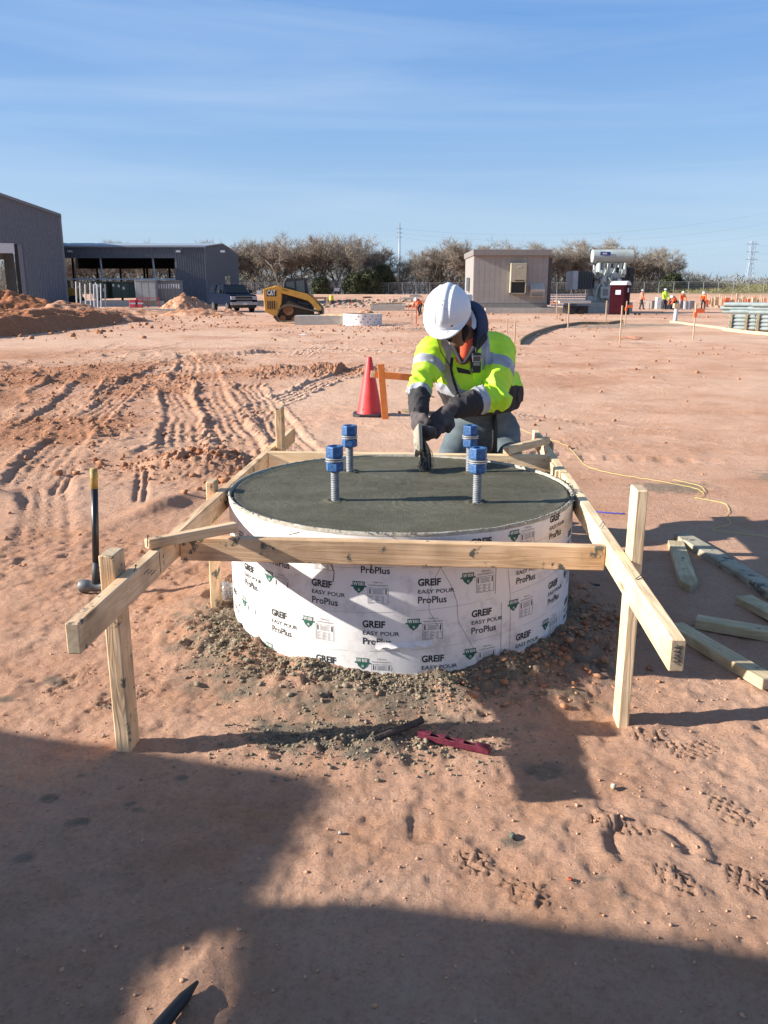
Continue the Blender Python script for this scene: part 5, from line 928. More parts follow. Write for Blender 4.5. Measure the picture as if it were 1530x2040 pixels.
# ================================================================== STAKES, EDGE FORMS, MARKERS
LATH = M('survey_lath', (.52, .36, .22), .8, scale=8, col2=(.60, .44, .28)); ORG = M('flag_orange', (.85, .16, .05), .6)
stk = [(1112, 587, 639, .06, 'leaning pale survey stake right of the beige building', -5), (1135, 604, 655, .05, 'survey stake in front of the beam trailer', 0), (1210, 600, 641, .06, 'survey stake left of the portable toilet', 0), (1241.5, 609, 685, .035, 'thin tall survey stake before the portable toilet', 0), (1250, 600, 648, .045, 'survey stake with an orange ribbon by the portable toilet', 0),
 (1013, 635, 667, .035, 'thin survey stake left of the pair beside the worker shoulder', 0), (1029, 639, 686, .04, 'thin survey stake right of the pair, by the edge board', 0), (1389, 603, 675, .035, 'thin stake with orange flag left of the pipes', 0), (1469, 585, 614, .2, 'thick pale post behind the pipe bundles', 1), (1382, 590, 602, .3, 'short white post beyond the crouching workers', 0), (655, 588, 622, .04, 'thin stake beside the yellow drum', 0), (651, 588, 607, .16, 'pale thick post left of the yellow drum', 0),
 (821, 616, 641, .045, 'pale stake left of the helmet', 0), (830, 608, 647, .05, 'orange stake left of the helmet', 0), (1296, 603, 617, .06, 'short pale stake behind the walking worker', 0), (1301, 603, 617, .06, 'second short pale stake behind the walking worker', 0), (1108, 600, 625, .05, 'short stake by the corner of the control building', 0), (574, 700, 700, 0, '', 0)]
for u, v0, v1, w_, lb, ln in stk:
    if not lb: continue
    yy = min(1.44*1765/(v1-585), 95); g = gz1(FX(u, yy), yy); o = thing('survey_stake', lb, 'stake', (FX(u, yy), yy, g)); hh_ = (v1-v0)*yy/1765
    MB().prism([(-w_/2, -.05), (w_/2, -.05), (w_/2-ln*hh_*.012*-1+0, hh_), (-w_/2-ln*hh_*-.012, hh_)], -.015-w_*.2, .015+w_*.2, 1).build('lath', ORG if 'orange stake' in lb else LATH, o)
    if 'ribbon' in lb or 'flag' in lb: MB().bb((-.02, -.06, hh_*.72), (.28, -.03, hh_*.84)).bb((-.05, -.05, hh_*.6), (.04, .05, hh_*.75)).build('ribbon', ORG, o)['kind'] = 'stuff'
pv = thing('pvc_stub', 'white upright pipe stub with pale wooden cap, left of the edge board', 'pipe stub', (FX(1349, 43), 43, gz1(15, 43))); MB().tube((0, 0, -.1), (.03, 0, .72), .1, n=16).build('pipe', WHT, pv, smooth=False); MB().bb((-.13, -.13, .72), (.15, .13, .95)).build('cap', LATH, pv)
def edge(lb, uv, mat, z=.12, wdt=.05):
    P = [PZ(u, v, 0) for u, v in uv]; t = thing('edge_form', lb, 'form board', P[0]); t.location.z = 0
    for a, b in zip(P[:-1], P[1:]):
        a = a.copy(); b = b.copy(); a.z = gz1(a.x, a.y)+z/2; b.z = gz1(b.x, b.y)+z/2; board('board', t, a, b, wdt, z, mat, bev=.002, root=Matrix.Translation(t.location).inverted())
edge('weathered curved edge boards staked on the sand right of the worker', [(1035, 686), (1042, 679), (1052, 672), (1066, 666), (1082, 661), (1100, 655), (1126, 650), (1155, 647), (1185, 646), (1212, 646), (1240, 643)], PINE_D, .13, .05)
edge('new pale edge boards running to the pipes', [(1335, 643), (1385, 649), (1446, 657)], LATH, .1, .06); edge('new pale edge boards under the pipe bundles', [(1440, 658), (1490, 664), (1540, 669)], LATH, .12, .06)
for (u, v, r_, lb) in ((1255, 672, .5, 'splash of orange marking paint on the sand'),):
    P = PZ(u, v, 0); a = np.linspace(0, 2*pi, 40, endpoint=False); rr = .5*(1+.35*np.sin(a*3)+.25*np.sin(a*7+1)); V = [(P.x+c_*q*.7, P.y+s_*q*1.3, gz1(P.x+c_*q*.7, P.y+s_*q*1.3)+.015) for c_, s_, q in zip(np.cos(a), np.sin(a), rr)]
    o = MB().add(V, [tuple(range(40))]).build('paint_mark', M('mark_orange', (.62, .20, .09), .9, scale=5, col2=(.5, .28, .17)), None); tag(o, lb, 'paint mark')
# formwork strips and safety mesh far right
n_ = 0
for k in range(34):
    u = 1400+k*4.2+rng.random()*3; yy = 75+rng.random()*45; g = gz1(FX(u, yy), yy); o = MB().bb((FX(u, yy)-.03, yy, g), (FX(u, yy)+.03, yy+.1, g+.6+.7*rng.random())).build('survey_lath', LATH if k % 5 else ORG, None); tag(o, 'short upright lath among the far formwork at the right', 'lath', 'laths among the far formwork')
for k in range(14):
    u = 668+k*14+rng.random()*8; yy = 70+rng.random()*45; g = gz1(FX(u, yy), yy); o = MB().bb((FX(u, yy)-.03, yy, g), (FX(u, yy)+.03, yy+.1, g+.5+.6*rng.random())).build('survey_lath', LATH if k % 2 else ORG, None); tag(o, 'short upright lath among the far slabs left of the worker', 'lath', 'laths among the far slabs')
fw = thing('formwork', 'long low timber formwork with orange cloth at the far right', 'formwork', (FX(1405, 100), 100, gz1(40, 100)))
for k in range(16): MB().bb((k*.62, .1*(k % 3), 0), (k*.62+.5, .1*(k % 3)+.15, .7+.4*((k*7) % 5)/5)).build('board', LATH if k % 4 else ORG, fw)
o = MB().bb((FX(1300, 84), 84, 0), (FX(1385, 84), 86, .75)).build('retaining_block', M('dark_conc', (.22, .19, .17), .9, scale=3, bump=.3), None); tag(o, 'dark low concrete wall behind the group of orange workers', 'low wall')
o = MB().bb((FX(1310, 83), 83, 0), (FX(1319, 83), 83.6, 1.1)).build('white_box', WHT, None, bevel=.02); tag(o, 'small white box left of the worker in lime', 'box')
o = heap('tool_bag', 'black bag on the ground by the bending orange worker', FX(1337, 81), 81, .5, .3, .7, 0, 20, 41, BLK); o['category'] = 'bag'
for k, (u, lb) in enumerate(((1367, 'grey drum left of the two by the orange workers'), (1374, 'grey drum right of the two by the orange workers'))): o = MB().tube((FX(u, 81), 81, 0), (FX(u, 81), 81, .75), .26, n=16).build('drum', M('drum_grey', (.35, .35, .36), .5), None, bevel=.02); tag(o, lb, 'drum')
# ================================================================== FENCE
FE = thing('chain_link_fence', 'long chain link fence along the foot of the bare trees', 'fence', (0, 0, 0))
FPOST = M('fence_post', (.30, .31, .32), .5, metal=.4); yfe = lambda x: 188-.12*max(0, x)-.0*x
xs_ = np.arange(-62, 82, 3.); mp_ = MB().tube((0, 0, -.1), (0, 0, 2.45), .05, n=6).mesh('post'); mp_.materials.append(FPOST)
for x_ in xs_: o = link('post', mp_, FE); o.location = (x_, yfe(x_), gz1(x_, yfe(x_)))
mb = MB()
for z in (.1, .6, 1.1, 1.6, 2.05): mb.path([(x_, yfe(x_), gz1(x_, yfe(x_))+z) for x_ in xs_[::2]], .012, 3)
o = mb.build('tension_wire', FPOST, FE); o['kind'] = 'stuff'; mb = MB(); mb.path([(x_, yfe(x_), gz1(x_, yfe(x_))+2.4) for x_ in xs_[::2]], .035, 4); mb.build('top_rail', FPOST, FE)
X_ = np.arange(-62, 80, .22); V = []; 
for sgn in (-1, 1):
    for x_ in X_:
        y_ = yfe(x_); g = 1.33 if y_ > 186 else gz1(x_, y_); V += [(x_, y_, g+.05), (x_+.011, y_, g+.05), (x_+.011+sgn*2.2, y_, g+2.35), (x_+sgn*2.2, y_, g+2.35)]
o = link('wire_mesh', np_mesh('wire_mesh', V, np.arange(len(V)).reshape(-1, 4)), FE, FPOST); o['kind'] = 'stuff'
for u, v, lb in ((516, 582, 'small white sign on the fence left of the track loader'), (671, 577, 'small white sign on the fence right of the track loader')):
    x_ = FX(u, 187); o = MB().bb((x_-.55, 187.5-.05, FZ(v+3.5, 187)), (x_+.55, 187.55, FZ(v-3.5, 187))).build('fence_sign', M('sign_white', (.5, .52, .55), .5), None); tag(o, lb, 'sign')
# ================================================================== TREES
BARK = M('bark_grey', (.13, .11, .09), .9, scale=2, col2=(.21, .18, .15)); TWIG = M('twigs', (.23, .19, .145), .9, scale=.4, col2=(.34, .29, .23)); LIVE = M('cedar_green', (.045, .055, .022), .9, scale=.5, col2=(.085, .095, .042)); BRUSH = M('brush', (.16, .13, .09), .95, scale=.12, col2=(.27, .23, .165))
def tree_mesh(seed, hgt, spread, dens):
    rs = random.Random(seed); tr = MB(); tw = []
    def grow(p, d, L, r, lev):
        n = 3 if lev < 3 else 2; q = p
        pts = [p]
        for i in range(n):
            d = (d+Vector((rs.gauss(0, .16), rs.gauss(0, .16), rs.gauss(.02, .1)))).normalized(); q = q+d*L/n; pts.append(q)
        if lev < 3:
            tr.path(pts, lambda t: r*(1-.45*t), 5 if lev < 2 else 3)
        if lev < 2 or (lev < 4):
            k = (rs.randint(3, 4), rs.randint(3, 5), rs.randint(4, 5), rs.randint(4, 6))[lev]
            for i in range(k):
                t = rs.uniform(.35, 1) if lev else rs.uniform(.45, 1); a = pts[min(int(t*n), n-1)].lerp(pts[min(int(t*n)+1, n)], t*n % 1)
                ax = Vector((rs.gauss(0, 1), rs.gauss(0, 1), rs.gauss(.25, .5))).normalized(); nd = (d*.75+ax*spread).normalized(); grow(a, nd, L*rs.uniform(.5, .75), r*.5, lev+1)
        if lev >= 3:
            for i in range(dens):
                a = pts[rs.randrange(0, n)].lerp(pts[-1], rs.random()); ax = Vector((rs.gauss(0, 1), rs.gauss(0, 1), rs.gauss(.35, .6))).normalized(); nd = (d*.7+ax*.8).normalized()*rs.uniform(.5, 1.3); w_ = Vector((rs.gauss(0, 1), rs.gauss(0, 1), rs.gauss(0, 1))).normalized()*.024
                tw.append((a-w_, a+w_, a+nd))
            tw.append((pts[0]-Vector((.03, 0, 0)), pts[0]+Vector((.03, 0, 0)), pts[-1]))
    grow(Vector((0, 0, -.2)), Vector((rs.gauss(0, .08), rs.gauss(0, .08), 1)).normalized(), hgt*.45, hgt*.016, 0)
    m1 = tr.mesh('trunk'); V = [q for t in tw for q in t]; m2 = np_mesh('crown', [tuple(q) for q in V], np.arange(len(V)).reshape(-1, 3)); m1.materials.append(BARK); m2.materials.append(TWIG)
    zz = max(q.z for q in V); return m1, m2, zz
TM = [tree_mesh(100+i, 12, .62+.1*(i % 3), 8) for i in range(9)]
prof_u = [100, 250, 300, 478, 500, 520, 545, 565, 585, 600, 625, 650, 690, 720, 740, 760, 785, 795, 805, 830, 870, 900, 940, 990, 1050, 1130, 1180, 1220, 1250, 1290, 1320, 1342, 1352]
prof_v = [500, 488, 492, 488, 492, 487, 478, 478, 490, 486, 479, 474, 477, 474, 500, 528, 545, 548, 512, 500, 500, 486, 486, 488, 488, 490, 482, 486, 492, 500, 508, 520, 545]
def place_tree(u, y, vt, lb, grp=None, i=None, rzv=None):
    i = rng.integers(0, len(TM)) if i is None else i; m1, m2, zz = TM[i]; x_ = FX(u, y); g = gz1(x_, y); s_ = (FZ(vt, y)-g)/zz*1.18
    t = thing('bare_tree', lb, 'tree', (x_, y, g), rng.random()*6.28, grp); t.scale = (s_*1.05, s_*1.05, s_); link('trunk', m1, t); link('crown', m2, t); return t
rs = random.Random(3)
u = 60
while u < 1345:
    vt = np.interp(u, prof_u, prof_v); yy = rs.uniform(194, 204); sg_ = ['seen through or over the long open hall', 'between the charcoal hall and the track loader', 'between the track loader and the thin power pole', 'between the power pole and the beige building', 'standing behind the beige control building', 'between the beige building and the transformer', 'right of the transformer'][sum(u > q for q in (478, 620, 795, 925, 1097, 1256))]; lb = 'leafless oak beyond the fence '+sg_; gp = 'bare trees '+sg_
    place_tree(u, yy, vt+rs.choice([0, 3, 8, 14, 22]), lb, gp); u += rs.uniform(7, 12)
place_tree(562, 191, 477, 'tall bare tree with a forked crown standing above the track loader', None, 2); place_tree(1312, 190, 497, 'last tall bare tree at the right end of the near tree line', None, 4); place_tree(1228, 192, 482, 'bare tree rising highest behind the transformer tank', None, 1)
V = []
def blades(n, x0, x1, y0, y1, zf, sz, w_, out_):
    X = rng.uniform(x0, x1, n); Y = rng.uniform(y0, y1, n); Zm = zf(X, Y); Z = rng.random(n)**1.0*Zm+GH(X, Y); d = rng.normal(0, 1, (n, 3)); d[:, 2] = np.abs(d[:, 2])+.4; d /= np.linalg.norm(d, axis=1)[:, None]; wv = rng.normal(0, 1, (n, 3)); wv /= np.linalg.norm(wv, axis=1)[:, None]
    P = np.stack([X, Y, Z], -1); return np.stack([P-wv*w_, P+wv*w_, P+d*sz*(.5+rng.random((n, 1)))], 1).reshape(-1, 3)
def vprof(X, Y, k=1.): return (FZ(np.interp(765+X*1706/Y, prof_u, prof_v), Y)-1.33)*k
def stuff(name, arr, mat, lb): o = link(name, np_mesh(name, arr, np.arange(len(arr)).reshape(-1, 3)), None, mat); tag(o, lb, kind='stuff'); return o
stuff('back_wood', blades(42000, -110, 74, 206, 240, lambda X, Y: vprof(X, Y)*(.80+.25*fbm(X*.12, Y*.12, 3, 5)), 1.7, .075, 0), TWIG, 'dense grey brown wood behind the first row of bare trees')
stuff('underbrush', blades(60000, -110, 78, 190, 208, lambda X, Y: (4.6+3.2*fbm(X*.15, Y*.2, 3, 15)*2)*ss(80, 66, X), 1.0, .055, 0), BRUSH, 'tangled brown underbrush along the fence')
stuff('far_wood', blades(42000, 70, 330, 330, 470, lambda X, Y: (5.6+2.0*fbm(X*.05, Y*.03, 3, 25)*2)*ss(60, 95, X*400/Y), 2.0, .2, 0), M('far_twigs', (.17, .155, .13), .95, scale=.1, col2=(.24, .22, .19)), 'distant low wood on the horizon at the right')
def cedar(u, y, vt, wd, lb):
    x_ = FX(u, y); g = gz1(x_, y); hh_ = FZ(vt, y)-g; t = thing('evergreen_tree', lb, 'tree', (x_, y, g)); n = 5200
    Z = rng.random(n)**.8; a = rng.random(n)*6.28; R_ = wd*np.sqrt(np.clip(1-(Z-.25)**2*1.5, .02, 1))*(.55+.45*rng.random(n)**.5)*(1+.35*vn(a*2, Z*4, int(u))); P = np.stack([np.cos(a)*R_, np.sin(a)*R_, Z*hh_], -1)
    wv = rng.normal(0, .10, (n, 3)); d = rng.normal(0, .32, (n, 3)); arr = np.stack([P-wv, P+wv, P+d], 1).reshape(-1, 3); o = link('crown', np_mesh('crown', arr, np.arange(n*3).reshape(-1, 3)), t, LIVE); MB().tube((0, 0, -.2), (0, 0, hh_*.6), .2, .1).build('trunk', BARK, t)
cedar(762, 192, 530, 2.6, 'dark evergreen at the gap in the tree line'); cedar(738, 190, 540, 3.2, 'olive evergreen left of the gap in the tree line'); cedar(868, 201, 506, 1.4, 'dark cedar above the white helmet'); cedar(712, 189, 545, 2.8, 'low olive evergreen among the bare trunks'); cedar(640, 188.9, 555, 2.0, 'small green bush behind the fence sign'); cedar(1335, 189, 548, 2.6, 'pale olive bush at the right end of the near trees'); cedar(1432, 300, 566, 3.4, 'small dark evergreen on the low right horizon')
stuff('dry_grass', blades(16000, 62, 125, 178, 212, lambda X, Y: .5+0*X, .7, .05, 0), M('dry_grass_blade', (.20, .18, .075), .9, scale=.4, col2=(.28, .25, .11)), 'dry yellow green grass on the far right mound')
# ================================================================== POWER LINES
ml = thing('power_pole', 'tall thin steel power pole in the gap between the trees', 'power pole', (FX(795.5, 300), 300, 1.3)); hp = FZ(447, 300)-1.3
MB().tube((0, 0, -.3), (0, 0, hp), .42, .2, 10).build('mast', M('mast_steel', (.33, .36, .40), .5, metal=.3), ml, smooth=True)
for z in (.80, .86, .92): MB().bb((-.9, -.1, hp*z), (.9, .1, hp*z+.14)).build('cross_arm', M('mast_steel', (.33, .36, .40), .5), ml)
tw = thing('lattice_tower', 'distant steel lattice transmission tower at the right', 'transmission tower', (FX(1489, 880), 880, 1.3)); ht = FZ(483, 880)-1.3; HZ = M('tower_steel_hazed', (.42, .49, .58), .6); mb = MB()  # distance haze is put into the steel colour, paler and bluer
def wz(z): return 5.2-3.6*min(1, z/(ht*.62)) if z < ht*.62 else 1.6+.6*(z-ht*.62)/(ht*.38)
cs = [(-1, -1), (1, -1), (1, 1), (-1, 1)]; lv_ = np.linspace(0, ht, 11)
for a, b in zip(lv_[:-1], lv_[1:]):
    for i in range(4):
        p = lambda c, z: (c[0]*wz(z), c[1]*wz(z), z); mb.tube(p(cs[i], a), p(cs[i], b), .28, n=4, caps=False); mb.tube(p(cs[i], a), p(cs[(i+1) % 4], b), .14, n=3, caps=False); mb.tube(p(cs[(i+1) % 4], a), p(cs[i], b), .14, n=3, caps=False); mb.tube(p(cs[i], b), p(cs[(i+1) % 4], b), .14, n=3, caps=False)
o = mb.build('lattice', HZ, tw); o['kind'] = 'stuff'
for z in (.66, .8, .95): MB().bb((-6.5, -.3, ht*z), (6.5, .3, ht*z+.5)).build('cross_arm', HZ, tw)
WIRE = M('wire_grey', (.36, .41, .48), .6)
px_ = FX(795.5, 300)
def wire(a, b, sag, lb, r=.016): 
    a = Vector(a); b = Vector(b); o = MB().path([a.lerp(b, t)-Vector((0, 0, sag*4*t*(1-t))) for t in np.linspace(0, 1, 24)], r, 3).build('power_line', WIRE, None); tag(o, lb, 'power line', 'power lines strung from the thin pole')
for k, z in enumerate((.80, .86, .92)):
    wire((px_, 300, 1.3+hp*z), (-75, 420, 20+3*k), 4, ['lowest', 'middle', 'highest'][k]+' power line going left behind the trees from the thin pole'); wire((px_, 300, 1.3+hp*z), (150, 330, 24+4*k), 5, ['lowest', 'middle', 'highest'][k]+' power line running right from the thin pole')
tx = FX(1489, 880)
for k, z in enumerate((.66, .8, .95)):
    wire((tx, 880, 1.3+ht*z), (tx-420, 1150, 50+6*k), 12, ['lowest', 'middle', 'highest'][k]+' power line going left from the lattice tower', .05); wire((tx, 880, 1.3+ht*z), (tx+300, 900, 30+8*k), 8, ['lowest', 'middle', 'highest'][k]+' power line going right from the lattice tower', .05)
# ================================================================== SHADOW CASTER left of the camera: unseen truck shape invented to shade the foreground
pt = thing('shadow_caster_truck', 'unseen truck shape added left of the photographer to cast the foreground shadows', 'shadow caster', (-5, 0, 0))
mb = MB(); mb.prism([(-3.2, .5), (-3.2, 1.1), (.5, 1.15), (.55, 1.895), (1.16, 1.90), (1.21, 1.955), (1.30, 2.0), (1.83, 2.055), (2.26, 1.53), (2.5, 1.18), (3.5, 1.05), (3.6, .5)], -1.6, 0, 0); mb.build('body', M('work_white', (.6, .6, .6), .4), pt, bevel=.04)
mb = MB(); mb.prism([(1.31, 1.99), (1.29, 2.12), (1.08, 2.46), (.9, 2.75), (-3, 2.9), (-3, 1.3), (.30, 1.3), (.45, 1.985), (1.2, 1.99)], -.12, -.02, 0); mb.build('shadow_panel', GCB, pt, bevel=.02)  # added thin panel, outline shaped for the foreground shadow and its lit gap
for y_ in (2.7, -2.0):
    for x_ in (-1.55, -.05): MB().tube((x_-.14, y_, .42), (x_+.14, y_, .42), .42, n=20).build('wheel', TYR, pt, bevel=.03)
# ================================================================== PEOPLE (one continuous surface each, grown from a distance field)
def surf(Fn, lo, hi, h_):
    nx, ny, nz_ = [int(math.ceil((b-a)/h_))+1 for a, b in zip(lo, hi)]
    gx = lo[0]+h_*np.arange(nx); gy = lo[1]+h_*np.arange(ny); gz = lo[2]+h_*np.arange(nz_)
    P = np.stack(np.meshgrid(gx, gy, gz, indexing='ij'), -1).astype(np.float32); D = Fn(P).astype(np.float32)
    ins = D < 0; C = (nx-1, ny-1, nz_-1); acc = np.zeros(C+(3,), np.float32); cnt = np.zeros(C, np.float32)
    for ax in range(3):
        sl0 = [slice(None)]*3; sl1 = [slice(None)]*3; sl0[ax] = slice(0, -1); sl1[ax] = slice(1, None)
        a = D[tuple(sl0)]; b = D[tuple(sl1)]; cr = ins[tuple(sl0)] != ins[tuple(sl1)]; t = np.where(cr, a/np.where(cr, a-b, 1), 0)
        o = [q for q in range(3) if q != ax]
        for i in (0, 1):
            for j in (0, 1):
                s = [slice(None)]*3; s[o[0]] = slice(i, i+C[o[0]]); s[o[1]] = slice(j, j+C[o[1]]); c = cr[tuple(s)]; tt = t[tuple(s)]
                cnt += c; v = [0., 0., 0.]; v[o[0]] = i; v[o[1]] = j
                for q in range(3): acc[..., q] += np.where(c, tt if q == ax else v[q], 0)
    act = cnt > 0; idx = -np.ones(C, np.int64); idx[act] = np.arange(act.sum()); ii = np.argwhere(act)
    V = (acc[act]/cnt[act][:, None]+ii)*h_+np.array(lo); Q = []
    for ax in range(3):
        sl0 = [slice(None)]*3; sl1 = [slice(None)]*3; sl0[ax] = slice(0, -1); sl1[ax] = slice(1, None)
        cr = ins[tuple(sl0)] != ins[tuple(sl1)]; o = [(ax+1) % 3, (ax+2) % 3]; e = np.argwhere(cr); ok = np.all([(e[:, q] >= 1) & (e[:, q] < C[q]) for q in o], 0) & (e[:, ax] < C[ax]); e = e[ok]
        def g(d0, d1): f = e.copy(); f[:, o[0]] -= d0; f[:, o[1]] -= d1; return idx[f[:, 0], f[:, 1], f[:, 2]]
        q = np.stack([g(1, 1), g(0, 1), g(0, 0), g(1, 0)], -1); fl = ~ins[e[:, 0], e[:, 1], e[:, 2]]; q[fl] = q[fl][:, ::-1]; Q.append(q)
    return V, np.concatenate(Q)
def cone_d(P, a, b, ra, rb):
    a = np.array(a[:], np.float32); b = np.array(b[:], np.float32); ba = b-a; t = np.clip(((P-a)@ba)/(ba@ba), 0, 1); d = P-a-t[..., None]*ba
    return np.sqrt((d*d).sum(-1))-(ra+(rb-ra)*t), t
def ell_d(P, c, r, R=None):
    q = P-np.array(c[:], np.float32)
    if R is not None: q = q@np.array(R, np.float32)
    r = np.array(r, np.float32); k = np.sqrt(((q/r)**2).sum(-1)); return (k-1)*min(r)*.85
def smin(a, b, k): h_ = np.clip(.5+.5*(b-a)/k, 0, 1); return b+(a-b)*h_-k*h_*(1-h_)
def union(P, prims, k=.03):
    D = None
    for p in prims:
        d = cone_d(P, *p[1:5])[0] if p[0] == 'c' else ell_d(P, *p[1:])
        D = d if D is None else smin(D, d, k)
    return D
def split(name_mats, V, Q, sel, parent, inflate=None):
    """cuts one surface into its panels: sel = panel index of each face"""
    for i, (nm, mt) in enumerate(name_mats):
        f = Q[sel == i]
        if not len(f): continue
        u, inv = np.unique(f, return_inverse=True); o = link(nm, np_mesh(nm, V[u], inv.reshape(-1, 4)), parent, mt, True); o.matrix_parent_inverse = Matrix.Translation(parent.location).inverted()
SKIN = M('skin_brown', (.15, .072, .045), .5, scale=20, col2=(.21, .105, .068)); LIME = M('hi_vis_lime', (.50, .85, .025), .6, scale=5, col2=(.58, .92, .04), bump=.15, bscale=300); TAPE = M('reflective_tape', (.30, .31, .34), .35, scale=12, metal=.0, col2=(.40, .41, .44)); BLKF = M('black_fabric', (.03, .026, .026), .85, scale=20, col2=(.035, .03, .03)); DBR = M('glove_fabric', (.06, .047, .045), .9, scale=30, col2=(.10, .08, .076))
JEAN = M('jeans', (.075, .10, .115), .9, scale=9, col2=(.14, .17, .18), bump=.3, bscale=200); NVY = M('hood_navy', (.018, .032, .075), .85, scale=14, col2=(.03, .05, .11)); CHARC = M('hood_lining', (.03, .03, .036), .9); ORS = M('orange_shirt', (.75, .11, .04), .8); HAT = M('hat_white', (.70, .71, .72), .32, scale=5, col2=(.76, .77, .78), spec=.5); HAIR = M('hair_black', (.008, .006, .005), .9)
def hand(w, dirn, palm_n, s=1., curl=.6, spread=.12, grip=None):
    """palm, four unequal bent fingers and a side thumb as distance-field cones"""
    w = Vector(w); d = Vector(dirn).normalized(); n = Vector(palm_n).normalized(); n = (n-d*n.dot(d)).normalized(); sd = d.cross(n); pr = [('c', w, w+d*.05*s, .026*s, .034*s)]
    for i, (L, off) in enumerate(((.072, .033), (.082, .011), (.076, -.011), (.06, -.032))):
        b = w+d*.075*s+sd*off*s; pr.append(('c', w+d*.02*s+sd*off*.6*s, b, .021*s, .0155*s)); p = b; a = curl*.5
        for k, f in enumerate((.45, .32, .25)):
            a += curl*.9*(.7 if k else .5); dd = (d*cos(a)+n*sin(a)+sd*off*spread*8).normalized(); q = p+dd*L*f*s*1.12; pr.append(('c', p, q, (.0135-.001*k)*s, (.0125-.0012*k)*s)); p = q
    b = w+d*.025*s+sd*.03*s; q = b+(d*.55+sd*.6+n*.35).normalized()*.045*s; pr.append(('c', b, q, .018*s, .015*s)); pr.append(('c', q, q+(d*.8+n*.6).normalized()*.032*s, .0145*s, .012*s)); return pr
WK = thing('person', 'worker in white hard hat and lime jacket bending to brush the concrete', 'person', (.52, 4.85, 0))
pel = PX(968, 858, 4.92); wst = PX(962, 800, 4.86); chs = PX(935, 745, 4.66); nck = PX(932, 682, 4.60); hdc = PX(903, 628, 4.47)
sR, eR, wR = PX(862, 700, 4.57), PX(837, 772, 4.40), PX(832, 832, 4.20); sL, eL, wL = PX(988, 698, 4.70), PX(988, 790, 4.46), PX(893, 818, 4.27)
kR = Vector((.36, 4.62, .47)); aR = Vector((.40, 4.98, .08)); kL = Vector((.72, 4.72, .48)); aL = Vector((.76, 5.08, .08)); hR = PX(925, 862, 4.88); hL = PX(1000, 862, 4.96)
SKULL = [('e', hdc, (.082, .10, .11)), ('c', hdc+Vector((.0, -.05, -.06)), PX(912, 676, 4.43), .06, .042)]
nose = hdc+Vector((-.02, -.115, -.045))
bd = SKULL+[('c', hdc+Vector((.01, .03, -.04)), nck, .06, .065), ('c', nose+Vector((0, .02, .03)), nose, .012, .016), ('c', hdc+Vector((.085, .0, -.02)), hdc+Vector((.09, .0, -.055)), .016, .011), ('c', hdc+Vector((-.085, .0, -.02)), hdc+Vector((-.09, .0, -.055)), .016, .011),
 ('c', nose+Vector((-.022, .0, -.036)), nose+Vector((.022, 0, -.036)), .010, .010), ('c', nck, chs+Vector((0, .04, 0)), .075, .10), ('c', chs+Vector((0, .04, 0)), wst+Vector((0, .03, 0)), .10, .10), ('c', wst+Vector((0, .03, 0)), pel+Vector((0, .02, 0)), .10, .11), ('c', nck, sR, .06, .06), ('c', nck, sL, .06, .06), ('c', sR, eR, .055, .042), ('c', eR, wR, .042, .027), ('c', sL, eL, .055, .042), ('c', eL, wL, .042, .027),
 ('c', hR, kR, .085, .058), ('c', kR, aR, .058, .036), ('c', hL, kL, .085, .058), ('c', kL, aL, .058, .036), ('c', aR, aR+Vector((-.02, -.16, -.03)), .04, .032), ('c', aL, aL+Vector((.02, -.16, -.03)), .04, .032)]
hdR = hand(wR, PX(835, 868, 4.10)-wR, (.7, -.1, -.2), 1., .75); hdL = hand(wL, PX(862, 850, 4.20)-wL, (-.3, .3, -.9), 1., .35)
V, Q = surf(lambda P: union(P, bd+hdR+hdL, .014), (.05, 3.95, 0), (1.05, 5.3, 1.6), .012)
o = link('body', np_mesh('body', V, Q), WK, SKIN, True); o.matrix_parent_inverse = Matrix.Translation(WK.location).inverted()
# gloves
for nm, hd_, w_, e_ in (('glove', hdR, wR, eR), ('glove', hdL, wL, eL)):
    g = [(p[0], p[1], p[2], p[3]+.0035, p[4]+.0035) for p in hd_]+[('c', w_+(e_-w_)*.08, w_, .040, .034)]
    c = np.array(w_[:]); V, Q = surf(lambda P: union(P, g, .010), c-.15, c+.15, .0045); o = link(nm, np_mesh(nm, V, Q), WK, DBR, True); o.matrix_parent_inverse = Matrix.Translation(WK.location).inverted()
# jacket
nf = Vector((-.25, -.93, -.25)).normalized()
jp = [('c', sR, eR, .088, .080), ('c', eR, eR.lerp(wR, .80), .078, .055), ('c', sL, eL, .098, .094), ('c', eL, eL.lerp(wL, .80), .088, .056)]
tp = [('c', nck+Vector((.0, .02, -.09)), chs+Vector((.0, .0, -.02)), .12, .165), ('c', chs+Vector((.03, .02, -.02)), wst+Vector((.02, .0, -.02)), .165, .165), ('c', chs+Vector((-.03, .02, -.02)), wst+Vector((-.03, .0, -.02)), .15, .155), ('c', nck+Vector((0, .03, -.02)), sR.lerp(nck, .25), .095, .08), ('c', nck+Vector((.02, .04, -.02)), sL.lerp(nck, .25), .10, .09), ('e', PX(984, 772, 4.84), (.13, .13, .21)), ('e', wst+Vector((.02, .02, .05)), (.19, .165, .15)), ('c', chs+Vector((.04, .16, .10)), wst+Vector((.04, .16, .06)), .12, .12)]
AR, AL = eR-sR, eL-sL
